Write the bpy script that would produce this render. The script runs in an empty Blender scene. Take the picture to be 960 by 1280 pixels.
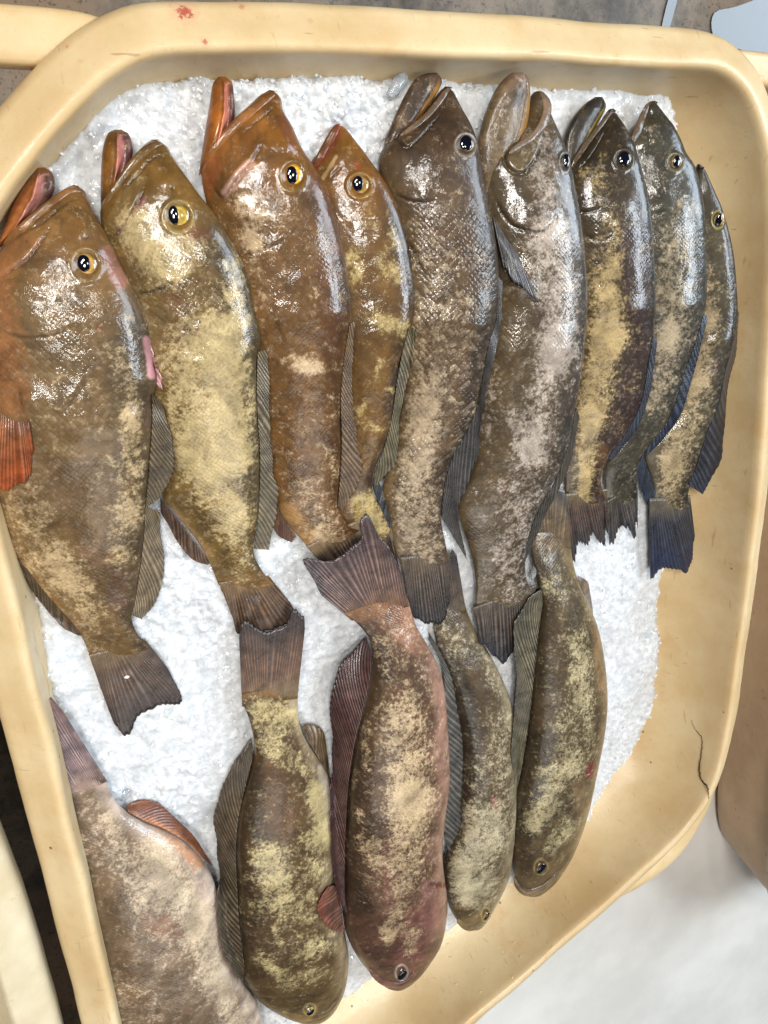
import bpy, math, random
import numpy as np
from mathutils import Vector, Matrix
rng = np.random.default_rng(7); random.seed(7)
S = bpy.context.scene
COL = S.collection

# ---------------------------------------------------------------- camera (solved from the tub's vanishing points)
F = 940.0; PW, PH = 960.0, 1280.0; CAMZ = 0.65          # focal length in photo pixels; rim of the tub is z = 0
def _basis(v1, slope, pt):
    x1, y1 = v1; px, py = pt
    a = (-F * F - y1 * py + y1 * slope * px) / (x1 + y1 * slope)
    d1 = np.array([x1, y1, F]); d1 /= np.linalg.norm(d1)
    d2 = np.array([a, py + slope * (a - px), F]); d2 /= np.linalg.norm(d2)
    return np.stack([d2, -d1, np.cross(d2, -d1)])
RB = _basis((131.0, 2610.0), 0.06, (400.0, -590.0))
CAM = np.array([0.0, 0.0, CAMZ])
def U(p, z):
    """point of the plane at height z seen at photo pixel p; vectorised"""
    p = np.asarray(p, float); z = np.asarray(z, float)
    d = np.stack([p[..., 0] - PW / 2, p[..., 1] - PH / 2, np.full(p.shape[:-1], F)], -1) @ RB.T
    k = (z - CAMZ) / d[..., 2]
    return CAM + d * k[..., None]
def P(w):
    c = (np.asarray(w, float) - CAM) @ RB
    return np.stack([c[..., 0] / c[..., 2] * F + PW / 2, c[..., 1] / c[..., 2] * F + PH / 2], -1)
def mpp(p, z):
    return float(np.linalg.norm(U((p[0] + 5, p[1]), z) - U((p[0] - 5, p[1]), z)) + np.linalg.norm(U((p[0], p[1] + 5), z) - U((p[0], p[1] - 5), z))) / 20

cam = bpy.data.cameras.new('camera'); co = bpy.data.objects.new('camera', cam); COL.objects.link(co)
cam.sensor_fit = 'VERTICAL'; cam.sensor_height = 32.0; cam.sensor_width = 24.0; cam.lens = 32.0 * F / PH
M = RB @ np.diag([1, -1, -1])
co.matrix_world = Matrix([[*M[0], CAM[0]], [*M[1], CAM[1]], [*M[2], CAM[2]], [0, 0, 0, 1]])
cam.clip_start = 0.02; cam.clip_end = 200
S.camera = co

# ---------------------------------------------------------------- light: a roofed fish market, open to daylight at the right
FLOOR_Z0 = -0.95
W = bpy.data.worlds.new('World'); S.world = W; W.use_nodes = True
W.node_tree.nodes['Background'].inputs[0].default_value = (0.80, 0.86, 1.0, 1)
W.node_tree.nodes['Background'].inputs[1].default_value = 0.07
def area(name, loc, target, sx, sy, power, col):
    l = bpy.data.lights.new(name, 'AREA'); l.shape = 'RECTANGLE'; l.size = sx; l.size_y = sy; l.energy = power; l.color = col
    o = bpy.data.objects.new(name, l); COL.objects.link(o); o.location = loc
    o.rotation_euler = (Vector(target) - Vector(loc)).to_track_quat('-Z', 'Y').to_euler()
    return o
_p = U((930, 30), FLOOR_Z0); _d = (_p - CAM) / np.linalg.norm(_p - CAM); _d[2] *= -1      # the opening that the puddle mirrors
_o = _p + _d * 6.0
area('daylight_opening', tuple(_o), (0.45, -0.3, -0.1), 3.2, 2.6, 330, (0.74, 0.87, 1.0))
area('added_sheen_lamp', (3.0, -0.1, 3.3), (0.5, -0.4, 0), 1.5, 0.8, 95, (0.80, 0.90, 1.0))  # added lamp, lays a broad bluish streak on the right-hand fish
for _x, _y in ((-1.25, 0.9), (-0.65, 1.25), (-0.55, 0.2)): area('key_glint_lamp', (_x, _y, 3.0), (0.35, -0.4, 0), 0.42, 0.3, 40, (1.0, 0.97, 0.92))  # upper-left key light, split into three added lamps for small bright glints
area('roof_lamp', (0.4, 0.4, 2.3), (0.4, -0.3, 0), 0.2, 0.2, 9, (1.0, 0.93, 0.82))
area('market_skylight', (0.3, -2.6, 3.0), (0.3, -0.5, 0), 2.2, 1.2, 26, (1.0, 0.98, 0.95))
S.view_settings.view_transform = 'Standard'; S.view_settings.look = 'None'; S.view_settings.gamma = 1.0
S.view_settings.exposure = -0.15
S.cycles.use_denoising = True
S.cycles.max_bounces = 8

# ---------------------------------------------------------------- helpers
def lin(c):
    c = np.asarray(c, float) / 255.0
    return np.where(c <= 0.04045, c / 12.92, ((c + 0.055) / 1.055) ** 2.4)
def tag(o, label=None, cat=None, group=None, kind=None):
    for k, v in (('label', label), ('category', cat), ('group', group), ('kind', kind)):
        if v: o[k] = v
    return o
def catmull(pts, n, t=None, closed=False):
    """resample a polyline as a Catmull-Rom curve at arc-length fractions"""
    p = np.asarray(pts, float)
    q = np.vstack([p[-1], p, p[0], p[1]]) if closed else np.vstack([2 * p[0] - p[1], p, 2 * p[-1] - p[-2]])
    out = []
    for i in range(1, len(q) - 2):
        s = np.linspace(0, 1, 24, endpoint=False)[:, None]
        a, b, c, d = q[i - 1], q[i], q[i + 1], q[i + 2]
        out.append(0.5 * (2 * b + (c - a) * s + (2 * a - 5 * b + 4 * c - d) * s ** 2 + (3 * b - a - 3 * c + d) * s ** 3))
    out = np.vstack(out + [q[-2][None]])
    L = np.r_[0, np.cumsum(np.linalg.norm(np.diff(out, axis=0), axis=1))]; L /= L[-1]
    if t is None: t = np.linspace(0, 1, n, endpoint=not closed)
    return np.stack([np.interp(t, L, out[:, k]) for k in range(out.shape[1])], -1)
def segdist(X, poly):
    """distance from points X (n,2) to a polyline"""
    poly = np.asarray(poly, float); best = np.full(len(X), 1e9)
    if len(poly) == 1: return np.linalg.norm(X - poly[0], axis=1)
    for a, b in zip(poly[:-1], poly[1:]):
        ab = b - a; s = np.clip(((X - a) @ ab) / max(ab @ ab, 1e-9), 0, 1)
        best = np.minimum(best, np.linalg.norm(X - a - s[:, None] * ab, axis=1))
    return best
def inside(X, poly):
    poly = np.asarray(poly, float); r = np.zeros(len(X), bool)
    for a, b in zip(poly, np.roll(poly, -1, 0)):
        c = ((a[1] > X[:, 1]) != (b[1] > X[:, 1]))
        with np.errstate(divide='ignore', invalid='ignore'):
            r ^= c & (X[:, 0] < (b[0] - a[0]) * (X[:, 1] - a[1]) / (b[1] - a[1]) + a[0])
    return r
_lat = rng.random((64, 64, 64))
def vnoise(p):
    p = np.asarray(p, float); i = np.floor(p).astype(int); f = p - i; f = f * f * (3 - 2 * f); r = 0
    for dx in (0, 1):
        for dy in (0, 1):
            for dz in (0, 1):
                w = (f[:, 0] if dx else 1 - f[:, 0]) * (f[:, 1] if dy else 1 - f[:, 1]) * (f[:, 2] if dz else 1 - f[:, 2])
                r = r + w * _lat[(i[:, 0] + dx) % 64, (i[:, 1] + dy) % 64, (i[:, 2] + dz) % 64]
    return r
def fbm(p, o=4):
    r = 0; a = 0.5
    for k in range(o): r = r + a * vnoise(p * 2 ** k + 17.3 * k); a *= 0.5
    return r
class Geo:
    def __init__(s): s.v = []; s.f = []; s.uv = []; s.c = []; s.p = []; s.m = []; s.n = 0
    def add(s, v, f, uv=None, c=None, p=None, m=None, orient='vol'):
        v = np.asarray(v, float); f = np.asarray(f, int); n = len(v)
        if len(f):
            q = v - v.mean(0); fn = np.cross(q[f[:, 2]] - q[f[:, 0]], q[f[:, 3]] - q[f[:, 1]]); tr = f[:, 2] == f[:, 3]
            fn[tr] = np.cross(q[f[tr, 1]] - q[f[tr, 0]], q[f[tr, 2]] - q[f[tr, 0]])
            sg = fn[:, 2].sum() if orient == 'up' else (fn * q[f].mean(1)).sum()
            if sg < 0: f = np.where(tr[:, None], f[:, [1, 0, 2, 2]], f[:, ::-1])
        s.v.append(v); s.f.append(f + s.n); s.n += n
        full = lambda a, d: np.broadcast_to(np.asarray(d if a is None else a, float), (n, len(d))).copy()
        s.uv.append(full(uv, (0, 0))); s.c.append(full(c, (.5, .5, .5))); s.p.append(full(p, (.6, .5, .3))); s.m.append(full(m, (0, 0, 0.5)))
    def build(s, name, mat, parent=None, origin=(0, 0, 0), smooth=True):
        v = np.vstack(s.v) - np.asarray(origin); f = np.vstack(s.f)
        me = bpy.data.meshes.new(name); me.vertices.add(len(v)); me.vertices.foreach_set('co', v.ravel())
        tri = (f[:, 2] == f[:, 3])
        cnt = np.where(tri, 3, 4); st = np.r_[0, np.cumsum(cnt)[:-1]]
        keep = np.ones(f.shape, bool); keep[tri, 3] = False
        li = f[keep]
        me.loops.add(len(li)); me.loops.foreach_set('vertex_index', li)
        me.polygons.add(len(f)); me.polygons.foreach_set('loop_start', st); me.polygons.foreach_set('loop_total', cnt)
        me.polygons.foreach_set('use_smooth', np.full(len(f), bool(smooth)))
        me.update(calc_edges=True)
        u = me.uv_layers.new(name='UVMap'); u.data.foreach_set('uv', np.vstack(s.uv)[li].ravel())
        for nm, a in (('Col', s.c), ('Pale', s.p), ('Msk', s.m)):
            at = me.color_attributes.new(nm, 'FLOAT_COLOR', 'POINT'); a = np.vstack(a)
            at.data.foreach_set('color', np.c_[a, np.ones(len(a))].ravel())
        me.validate(); me.materials.append(mat)
        o = bpy.data.objects.new(name, me); COL.objects.link(o)
        if parent: o.parent = parent
        return o
def grid_faces(nu, nv, closed_v=False, cap=False):
    i, j = np.meshgrid(np.arange(nu - 1), np.arange(nv if closed_v else nv - 1), indexing='ij')
    j2 = (j + 1) % nv
    f = np.stack([i * nv + j, i * nv + j2, (i + 1) * nv + j2, (i + 1) * nv + j], -1).reshape(-1, 4)
    return f
def empty(name, loc):
    o = bpy.data.objects.new(name, None); COL.objects.link(o); o.location = loc; o.empty_display_size = 0.05
    return o

# ---------------------------------------------------------------- node helpers
class NT:
    def __init__(s, name):
        s.mat = bpy.data.materials.new(name); s.mat.use_nodes = True; s.nt = s.mat.node_tree
        s.b = s.nt.nodes['Principled BSDF']; s.out = s.nt.nodes['Material Output']
    def n(s, typ, ins=None, **kw):
        nd = s.nt.nodes.new(typ)
        for k, v in kw.items(): setattr(nd, k, v)
        for k, v in (ins or {}).items(): s.set(nd.inputs[k], v)
        return nd
    def set(s, sock, v):
        if isinstance(v, bpy.types.NodeSocket): s.nt.links.new(v, sock)
        elif isinstance(v, bpy.types.Node): s.nt.links.new(v.outputs[0], sock)
        else: sock.default_value = v
    def math(s, op, a, b=0.0, c=None, clamp=False):
        d = {0: a, 1: b}
        if c is not None: d[2] = c
        return s.n('ShaderNodeMath', d, operation=op, use_clamp=clamp).outputs[0]
    def noise(s, vec, scale, detail=4, rough=0.55, dist=0.0):
        return s.n('ShaderNodeTexNoise', {'Vector': vec, 'Scale': scale, 'Detail': detail, 'Roughness': rough, 'Distortion': dist}).outputs['Fac']
    def ramp(s, fac, lo, hi, a=0.0, b=1.0, smooth=True):
        return s.n('ShaderNodeMapRange', {'Value': fac, 'From Min': lo, 'From Max': hi, 'To Min': a, 'To Max': b}, interpolation_type='SMOOTHSTEP' if smooth else 'LINEAR').outputs[0]
    def mix(s, fac, a, b, mode='MIX'):
        nd = s.n('ShaderNodeMix', None, data_type='RGBA', blend_type=mode)
        for i, v in ((0, fac), (6, a), (7, b)):
            if not isinstance(v, (bpy.types.NodeSocket, float, int)): v = (*[float(x) for x in v][:3], 1)
            s.set(nd.inputs[i], v)
        return nd.outputs[2]
    def bump(s, h, strength, dist, normal=None):
        d = {'Height': h, 'Strength': strength, 'Distance': dist}
        if normal is not None: d['Normal'] = normal
        return s.n('ShaderNodeBump', d).outputs[0]
    def p(s, **kw):
        for k, v in kw.items():
            k = k.replace('_', ' ')
            if isinstance(v, (tuple, list, np.ndarray)) and len(v) == 3 and k in ('Base Color',): v = (*[float(x) for x in v], 1)
            s.set(s.b.inputs[k], v)

def skin_material(name, scale_mm=3.2, glit=0.17):
    t = NT(name); tc = t.n('ShaderNodeTexCoord'); ob = tc.outputs['Object']; uv = tc.outputs['UV']
    col = t.n('ShaderNodeAttribute', attribute_name='Col').outputs['Color']
    pal = t.n('ShaderNodeAttribute', attribute_name='Pale').outputs['Color']
    ms = t.n('ShaderNodeSeparateColor', {0: t.n('ShaderNodeAttribute', attribute_name='Msk').outputs['Color']})
    mr, mg, mb = ms.outputs
    A = t.noise(ob, 52, 10, 0.72, 0.5); B = t.noise(ob, 420, 4, 0.7); C = t.noise(ob, 34, 7, 0.66, 0.4)
    # scales: a diamond lattice in body coordinates
    mp = t.n('ShaderNodeMapping', {'Vector': uv, 'Rotation': (0, 0, math.radians(45)), 'Scale': (1000 / scale_mm, 1000 / scale_mm, 1)}).outputs[0]
    vo = t.n('ShaderNodeTexVoronoi', {'Vector': mp, 'Scale': 1.0, 'Randomness': 0.36}, feature='F1', voronoi_dimensions='2D')
    cell = t.ramp(vo.outputs['Distance'], 0.22, 0.62)
    vr = t.n('ShaderNodeSeparateColor', {0: vo.outputs['Color']}).outputs[0]
    patch = t.math('MULTIPLY', mg, t.ramp(t.noise(ob, 30, 4), 0.34, 0.64, 0.15, 1.0))
    # pale blotches: soft field + ragged noise + a per-scale jitter
    m = t.math('ADD', mr, t.math('MULTIPLY', t.math('SUBTRACT', A, 0.5), 1.6))
    m = t.math('ADD', m, t.math('MULTIPLY', t.math('SUBTRACT', t.noise(ob, 150, 6, 0.7, 0.3), 0.5), 1.8))
    m = t.math('ADD', m, t.math('MULTIPLY', t.math('SUBTRACT', B, 0.5), 1.2))
    m = t.math('ADD', m, t.math('MULTIPLY', t.math('MULTIPLY', t.math('SUBTRACT', vr, 0.5), mg), 0.35))
    pale = t.math('ADD', t.math('MULTIPLY', t.ramp(m, 0.20, 0.78), 0.52), t.math('MULTIPLY', t.ramp(m, 0.0, 1.15), 0.44))
    palec = t.mix(t.ramp(B, 0.3, 0.7), t.mix(1.0, pal, (.72, .69, .65), 'MULTIPLY'), pal)
    c = t.mix(pale, col, palec)
    c = t.mix(t.math('MULTIPLY', patch, t.math('MULTIPLY', cell, 0.36)), c, t.mix(1.0, c, (.50, .44, .38), 'MULTIPLY'))
    c = t.mix(t.math('MULTIPLY', t.math('MULTIPLY', patch, t.ramp(vr, 0.5, 1.0)), 0.20), c, t.mix(0.6, c, (.75, .66, .52)))
    # mottling and fine dark flecks
    c = t.mix(0.85, c, t.mix(t.ramp(C, 0.32, 0.68), (.50, .475, .45), (1.30, 1.29, 1.27)), 'MULTIPLY')
    fl = t.math('MULTIPLY', t.ramp(t.noise(ob, 210, 7, 0.78), 0.56, 0.70), 0.6)
    c = t.mix(fl, c, t.mix(1.0, c, (.46, .38, .30), 'MULTIPLY'))
    h = t.math('MULTIPLY', t.math('SUBTRACT', 1.0, cell), patch)
    n1 = t.bump(h, 0.25 + glit * .6, 0.0007)
    n2 = t.bump(t.noise(ob, 190, 5, 0.6), 0.30, 0.0010, n1)
    nc = t.bump(t.noise(ob, 80, 5, 0.58, 0.8), 0.34, 0.0020, t.bump(t.noise(ob, 330, 3, 0.6), 0.14, 0.0007, t.bump(h, glit, 0.0007)))
    t.p(Base_Color=c, Roughness=t.ramp(B, 0.3, 0.7, 0.42, 0.6), Normal=n2, Specular_IOR_Level=0.22, Coat_Weight=t.math('MULTIPLY', mb, 0.85), Coat_Roughness=0.05, Coat_Normal=nc)
    t.p(Subsurface_Weight=0.05, Subsurface_Scale=0.003)
    return t.mat
SKIN = skin_material('fish_skin'); SKINBIG = skin_material('coarse_scaled_skin', 4.4, 0.55)
def fin_material():
    t = NT('fin_membrane'); ob = t.n('ShaderNodeTexCoord').outputs['Object']
    col = t.n('ShaderNodeAttribute', attribute_name='Col').outputs['Color']
    A = t.noise(ob, 70, 6, 0.65); B = t.noise(ob, 300, 4, 0.7)
    c = t.mix(0.8, col, t.mix(t.ramp(A, 0.3, 0.7), (.5, .48, .46), (1.4, 1.36, 1.3)), 'MULTIPLY')
    n = t.bump(B, 0.4, 0.0008)
    t.p(Alpha=t.ramp(t.noise(ob, 90, 4, 0.6), 0.35, 0.6, 0.78, 1.0))
    t.p(Base_Color=c, Roughness=0.36, Normal=n, Coat_Weight=0.3, Coat_Roughness=0.12, Coat_Normal=t.bump(t.noise(ob, 120, 4, 0.6), 0.5, 0.0014))
    return t.mat
FIN = fin_material()
def plain(name, col, rough=0.4, coat=0.0, bump=0.0, bscale=200.0, var=0.0):
    t = NT(name); ob = t.n('ShaderNodeTexCoord').outputs['Object']
    c = lin(col)
    if var: t.p(Base_Color=t.mix(t.ramp(t.noise(ob, 60, 5, 0.6), 0.3, 0.7), c * (1 - var), np.minimum(c * (1 + var), 1)))
    else: t.p(Base_Color=c)
    t.p(Roughness=rough, Coat_Weight=coat, Coat_Roughness=0.05)
    if bump: t.p(Normal=t.bump(t.noise(ob, bscale, 4), bump, 0.001))
    return t.mat
PUPIL = plain('wet_black_pupil', (7, 9, 20), 0.06, 1.0)
def eye_material():
    t = NT('fish_iris'); col = t.n('ShaderNodeAttribute', attribute_name='Col').outputs['Color']
    ob = t.n('ShaderNodeTexCoord').outputs['Object']
    t.p(Base_Color=t.mix(0.6, col, t.mix(t.ramp(t.noise(ob, 500, 3), 0.3, 0.7), (.6, .6, .6), (1.3, 1.25, 1.2)), 'MULTIPLY'), Roughness=0.2, Coat_Weight=1.0, Coat_Roughness=0.03)
    return t.mat
IRIS = eye_material()

# ---------------------------------------------------------------- the setting
TABLE_Z = -0.205; FLOOR_Z = -0.95
def sheet(name, x0, x1, y0, y1, z, mat, kind='structure'):
    g = Geo(); g.add([(x0, y0, z), (x1, y0, z), (x1, y1, z), (x0, y1, z)], [(0, 1, 2, 3)], uv=[(0, 0), (1, 0), (1, 1), (0, 1)], orient='up')
    return tag(g.build(name, mat), kind=kind)
t = NT('wet_concrete'); ob = t.n('ShaderNodeTexCoord').outputs['Object']
c = t.mix(t.ramp(t.noise(ob, 5, 6, 0.7), 0.35, 0.65), lin((70, 63, 55)), lin((150, 134, 114)))
c = t.mix(t.ramp(t.noise(ob, 1.7, 4, 0.6), 0.5, 0.62), c, lin((140, 116, 92)))
c = t.mix(t.ramp(t.noise(ob, 90, 5, 0.8), 0.54, 0.68), c, lin((58, 50, 42)))
t.p(Base_Color=c, Roughness=t.ramp(t.noise(ob, 3, 5), 0.35, 0.65, 0.3, 0.75), Normal=t.bump(t.noise(ob, 60, 8, 0.7), 0.6, 0.006))
sheet('concrete_floor', -60, 60, -60, 60, FLOOR_Z, t.mat)
# puddles lying on the floor beyond the far rim
t = NT('puddle_water'); ob = t.n('ShaderNodeTexCoord').outputs['Object']
t.p(Base_Color=lin((70, 72, 74)), Roughness=0.05, Specular_IOR_Level=0.5, Normal=t.bump(t.noise(ob, 25, 3), 0.12, 0.004))
for k, poly in enumerate(([(893, 16), (920, 8), (960, -8), (1000, -30), (1060, 20), (1000, 70), (940, 66), (902, 52), (890, 40)], [(838, -6), (832, 12), (826, 42), (834, 42), (843, 14), (848, -10)])):
    w = U(catmull(poly, 60, closed=True), FLOOR_Z + 0.004); cen = w.mean(0)
    w = w + (w - cen) * (0.05 * (fbm(w * 9, 3) - .5))[:, None]
    g = Geo(); n = len(w); g.add(np.vstack([w, cen[None], w - [0, 0, .003]]), [(i, (i + 1) % n, n, n) for i in range(n)] + [(i, n + 1 + i, n + 1 + (i + 1) % n, (i + 1) % n) for i in range(n)], orient='up')
    tag(g.build('puddle', t.mat, smooth=False), kind='structure')
# the white table
t = NT('white_table_top'); ob = t.n('ShaderNodeTexCoord').outputs['Object']
c = t.mix(t.ramp(t.noise(ob, 4, 5, 0.6), 0.35, 0.65), lin((206, 203, 196)), lin((222, 219, 213)))
c = t.mix(t.math('MULTIPLY', t.ramp(t.noise(ob, 38, 6, 0.7), 0.72, 0.76), 0.35), c, lin((150, 140, 128)))
t.p(Base_Color=c, Roughness=0.42, Normal=t.bump(t.noise(ob, 260, 4, 0.6), 0.35, 0.0012))
def box(g, x0, x1, y0, y1, z0, z1, **kw):
    v = [(x, y, z) for z in (z0, z1) for y in (y0, y1) for x in (x0, x1)]
    g.add(v, [(0, 2, 3, 1), (4, 5, 7, 6), (0, 1, 5, 4), (1, 3, 7, 5), (3, 2, 6, 7), (2, 0, 4, 6)], **kw)
TAB = empty('market_table', (0.5, -0.8, FLOOR_Z))
tag(TAB, 'long white work table under the yellow fish tub', 'table')
g = Geo(); box(g, -0.062, 2.6, -2.4, 0.12, TABLE_Z - 0.04, TABLE_Z); g.build('table_top', t.mat, TAB, TAB.location, smooth=False)
LEGM = plain('galvanised_leg', (140, 142, 144), 0.4)
g = Geo(); box(g, -1.6, -0.21, -2.4, 0.12, TABLE_Z - 0.04, TABLE_Z); SIDE = empty('side_table', (-0.9, -0.9, FLOOR_Z)); tag(SIDE, 'second table standing beyond the dark gap at the left', 'table'); g.build('table_top', t.mat, SIDE, SIDE.location, smooth=False)
for x in (-1.5, -0.3):
    for y in (-2.3, 0.05):
        g = Geo(); box(g, x - .03, x + .03, y - .03, y + .03, FLOOR_Z, TABLE_Z - 0.041); g.build('leg', LEGM, SIDE, SIDE.location, smooth=False)
for x in (0.0, 2.5):
    for y in (-2.3, 0.05):
        g = Geo(); box(g, x - .03, x + .03, y - .03, y + .03, FLOOR_Z, TABLE_Z - 0.041); g.build('leg', LEGM, TAB, TAB.location, smooth=False)

# ---------------------------------------------------------------- the tub
rim_px = [(0, 258), (60, 178), (120, 112), (160, 83), (205, 68), (290, 65), (400, 65), (500, 68), (640, 73), (760, 79), (835, 83), (890, 87), (918, 101), (938, 126), (953, 165), (962, 215), (966, 290), (963, 370), (957, 460), (948, 590), (933, 720), (920, 820), (907, 910), (890, 980), (862, 1028), (820, 1072), (745, 1140), (660, 1214), (590, 1275)]
rim = [tuple(U(p, 0.0)[:2]) for p in rim_px] + [(0.27, -1.052), (0.15, -1.085), (0.03, -1.07), (-0.045, -1.01), (-0.073, -0.92), (-0.0755, -0.774), (-0.077, -0.5), (-0.078, -0.197), (-0.076, -0.08), (-0.062, -0.01)]
NR = 560
RIM = catmull(rim, NR, closed=True)
_d = np.roll(RIM, -1, 0) - np.roll(RIM, 1, 0); _d /= np.linalg.norm(_d, axis=1)[:, None]
RN = np.stack([-_d[:, 1], _d[:, 0]], -1)                       # outward (the outline runs clockwise)
for _ in range(12): RN = (np.roll(RN, 1, 0) + RN * 2 + np.roll(RN, -1, 0)); RN /= np.linalg.norm(RN, axis=1)[:, None]
DEPTH = 0.165
def wall_off(d): return 0.08 * d + 30 * d ** 3                   # how far the inner wall has come in at depth d
prof = []                                                        # (outward offset, z)
for o in (0.30, 0.22, 0.16): prof.append((-o, -DEPTH))
for d in np.linspace(DEPTH - 0.001, 0.006, 30): prof.append((-wall_off(d), -d))
for a in np.linspace(0, 90, 7)[1:]: prof.append((0.006 - 0.006 * math.cos(math.radians(a)), -0.006 + 0.006 * math.sin(math.radians(a))))
prof += [(0.010, -0.0014), (0.015, -0.0038), (0.020, -0.0066), (0.025, -0.0096)]
for a in np.linspace(62, -8, 8): prof.append((0.0235 + 0.0155 * math.cos(math.radians(a)) * 1.0, -0.0265 + 0.0155 * math.sin(math.radians(a)) * 1.05))
prof += [(0.0388, -0.040), (0.037, -0.046), (0.031, -0.0475), (0.024, -0.048)]
for z in np.linspace(-0.052, TABLE_Z + 0.012, 9): prof.append((0.022 + (z + 0.052) * 0.16, z))
prof += [(0.022 - 0.034, TABLE_Z + 0.002), (-0.08, TABLE_Z + 0.001)]
prof = np.array(prof)
def tub_mesh():
    g = Geo(); v = np.zeros((len(prof), NR, 3))
    cen = RIM.mean(0)
    for k, (o, z) in enumerate(prof):
        xy = RIM + RN * o
        if o < -0.1 and z > -0.2: xy = cen + (RIM - RN * 0.1 - cen) * (1 - (-o - 0.1) * 2.2)
        v[k, :, :2] = xy; v[k, :, 2] = z
    q = v.reshape(-1, 3); w = (fbm(q * 14, 3) - 0.45) * 0.004
    q = q + np.c_[np.tile(RN, (len(prof), 1)) * w[:, None], w * 0.4]
    f = grid_faces(len(prof), NR, True)[:, ::-1]; c = len(q)
    g.add(np.vstack([q, [(cen[0], cen[1], -DEPTH)]]), np.vstack([f, [(j, (j + 1) % NR, c, c) for j in range(NR)][::1]]), orient='up')
    return g
def rim_pt(p):
    z = 0.0
    for _ in range(6):
        w = U(p, z); i = np.argmin(((RIM - w[:2]) ** 2).sum(1)); o = (w[:2] - RIM[i]) @ RN[i]
        k = (prof[:, 1] > -0.027) & (prof[:, 0] > -0.004); z = float(np.interp(o, prof[k, 0], prof[k, 1]))
    return U(p, z)
t = NT('yellowed_plastic'); ob = t.n('ShaderNodeTexCoord').outputs['Object']
c = t.mix(t.ramp(t.noise(ob, 7, 5, 0.6), 0.3, 0.7), lin((200, 170, 122)), lin((220, 198, 156)))
c = t.mix(t.math('MULTIPLY', t.ramp(t.noise(ob, 16, 6, 0.7), 0.5, 0.75), 0.5), c, lin((202, 158, 100)))
# scuffs: short dark scratches and specks
mpn = t.n('ShaderNodeMapping', {'Vector': ob, 'Scale': (26, 240, 60), 'Rotation': (0, 0, 0.6)}).outputs[0]
c = t.mix(t.math('MULTIPLY', t.ramp(t.noise(mpn, 1.0, 3, 0.5), 0.70, 0.76), 0.45), c, lin((120, 84, 46)))
mp2 = t.n('ShaderNodeMapping', {'Vector': ob, 'Scale': (300, 22, 60), 'Rotation': (0, 0, -0.5)}).outputs[0]
c = t.mix(t.math('MULTIPLY', t.ramp(t.noise(mp2, 1.0, 3, 0.5), 0.66, 0.74), 0.35), c, lin((150, 108, 62)))
c = t.mix(t.math('MULTIPLY', t.ramp(t.noise(ob, 150, 7, 0.8), 0.56, 0.70), 0.32), c, lin((166, 120, 70)))
vs = t.n('ShaderNodeTexVoronoi', {'Vector': ob, 'Scale': 42.0, 'Randomness': 1.0}); vsr = t.n('ShaderNodeSeparateColor', {0: vs.outputs['Color']}).outputs[0]
sp = t.math('MULTIPLY', t.ramp(vs.outputs['Distance'], 0.05, 0.09, 1.0, 0.0), t.math('GREATER_THAN', vsr, 0.80))
c = t.mix(t.math('MULTIPLY', sp, 0.75), c, lin((70, 46, 26)))
for (px, py, r, s) in ((231, 15, 0.0075, 1.0), (256, 52, 0.003, 0.8), (302, 8, 0.004, 0.45), (213, 1, 0.004, 0.5), (83, 57, 0.002, 0.5), (388, 26, 0.004, 0.2)):
    w = rim_pt((px, py)) - np.array([0.33, -0.45, TABLE_Z]); d = t.n('ShaderNodeVectorMath', {0: ob, 1: tuple(w)}, operation='DISTANCE').outputs['Value']
    d = t.math('ADD', d, t.math('MULTIPLY', t.math('SUBTRACT', t.noise(ob, 330, 4, 0.7), 0.5), r * 2.6))
    c = t.mix(t.math('MULTIPLY', t.ramp(d, r * 0.35, r * 0.8, 1.0, 0.0), 0.85 * s), c, lin((150, 22, 26)))
    c = t.mix(t.math('MULTIPLY', t.ramp(d, r * 0.6, r * 2.2, 1.0, 0.0), 0.22 * s), c, lin((214, 110, 84)))
wn = t.noise(ob, 75, 5, 0.6)
t.p(Base_Color=c, Roughness=t.ramp(t.noise(ob, 12, 5), 0.35, 0.7, 0.40, 0.60), Normal=t.bump(t.noise(ob, 130, 5, 0.65), 0.22, 0.0016), Subsurface_Weight=0.12, Subsurface_Scale=0.01,
    Coat_Weight=0.2, Coat_Roughness=0.16, Coat_Normal=t.bump(wn, 0.4, 0.002))
PLASTIC = t.mat
def bar_sweep(path, hw, hz, z, n=40):
    """rounded rectangular bar along a plan polyline"""
    c = catmull(path, n); d = np.gradient(c, axis=0); d /= np.linalg.norm(d, axis=1)[:, None]; nn = np.stack([-d[:, 1], d[:, 0]], -1)
    a = np.linspace(0, 2 * np.pi, 20, endpoint=False)
    sx = np.sign(np.cos(a)) * np.abs(np.cos(a)) ** 0.45 * hw; sz = np.sign(np.sin(a)) * np.abs(np.sin(a)) ** 0.45 * hz
    v = np.concatenate([c[:, None, :] + nn[:, None, :] * sx[None, :, None], np.broadcast_to((z + sz)[None, :, None], (n, 20, 1))], -1)
    v[0] = v[0].mean(0) + (v[0] - v[0].mean(0)) * .75; v[-1] = v[-1].mean(0) + (v[-1] - v[-1].mean(0)) * .75
    e0, e1 = v[:1].mean(1, keepdims=True), v[-1:].mean(1, keepdims=True)
    v = np.concatenate([np.repeat(e0, 20, 1), v, np.repeat(e1, 20, 1)], 0)
    return v.reshape(-1, 3), grid_faces(n + 2, 20, True)
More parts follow.
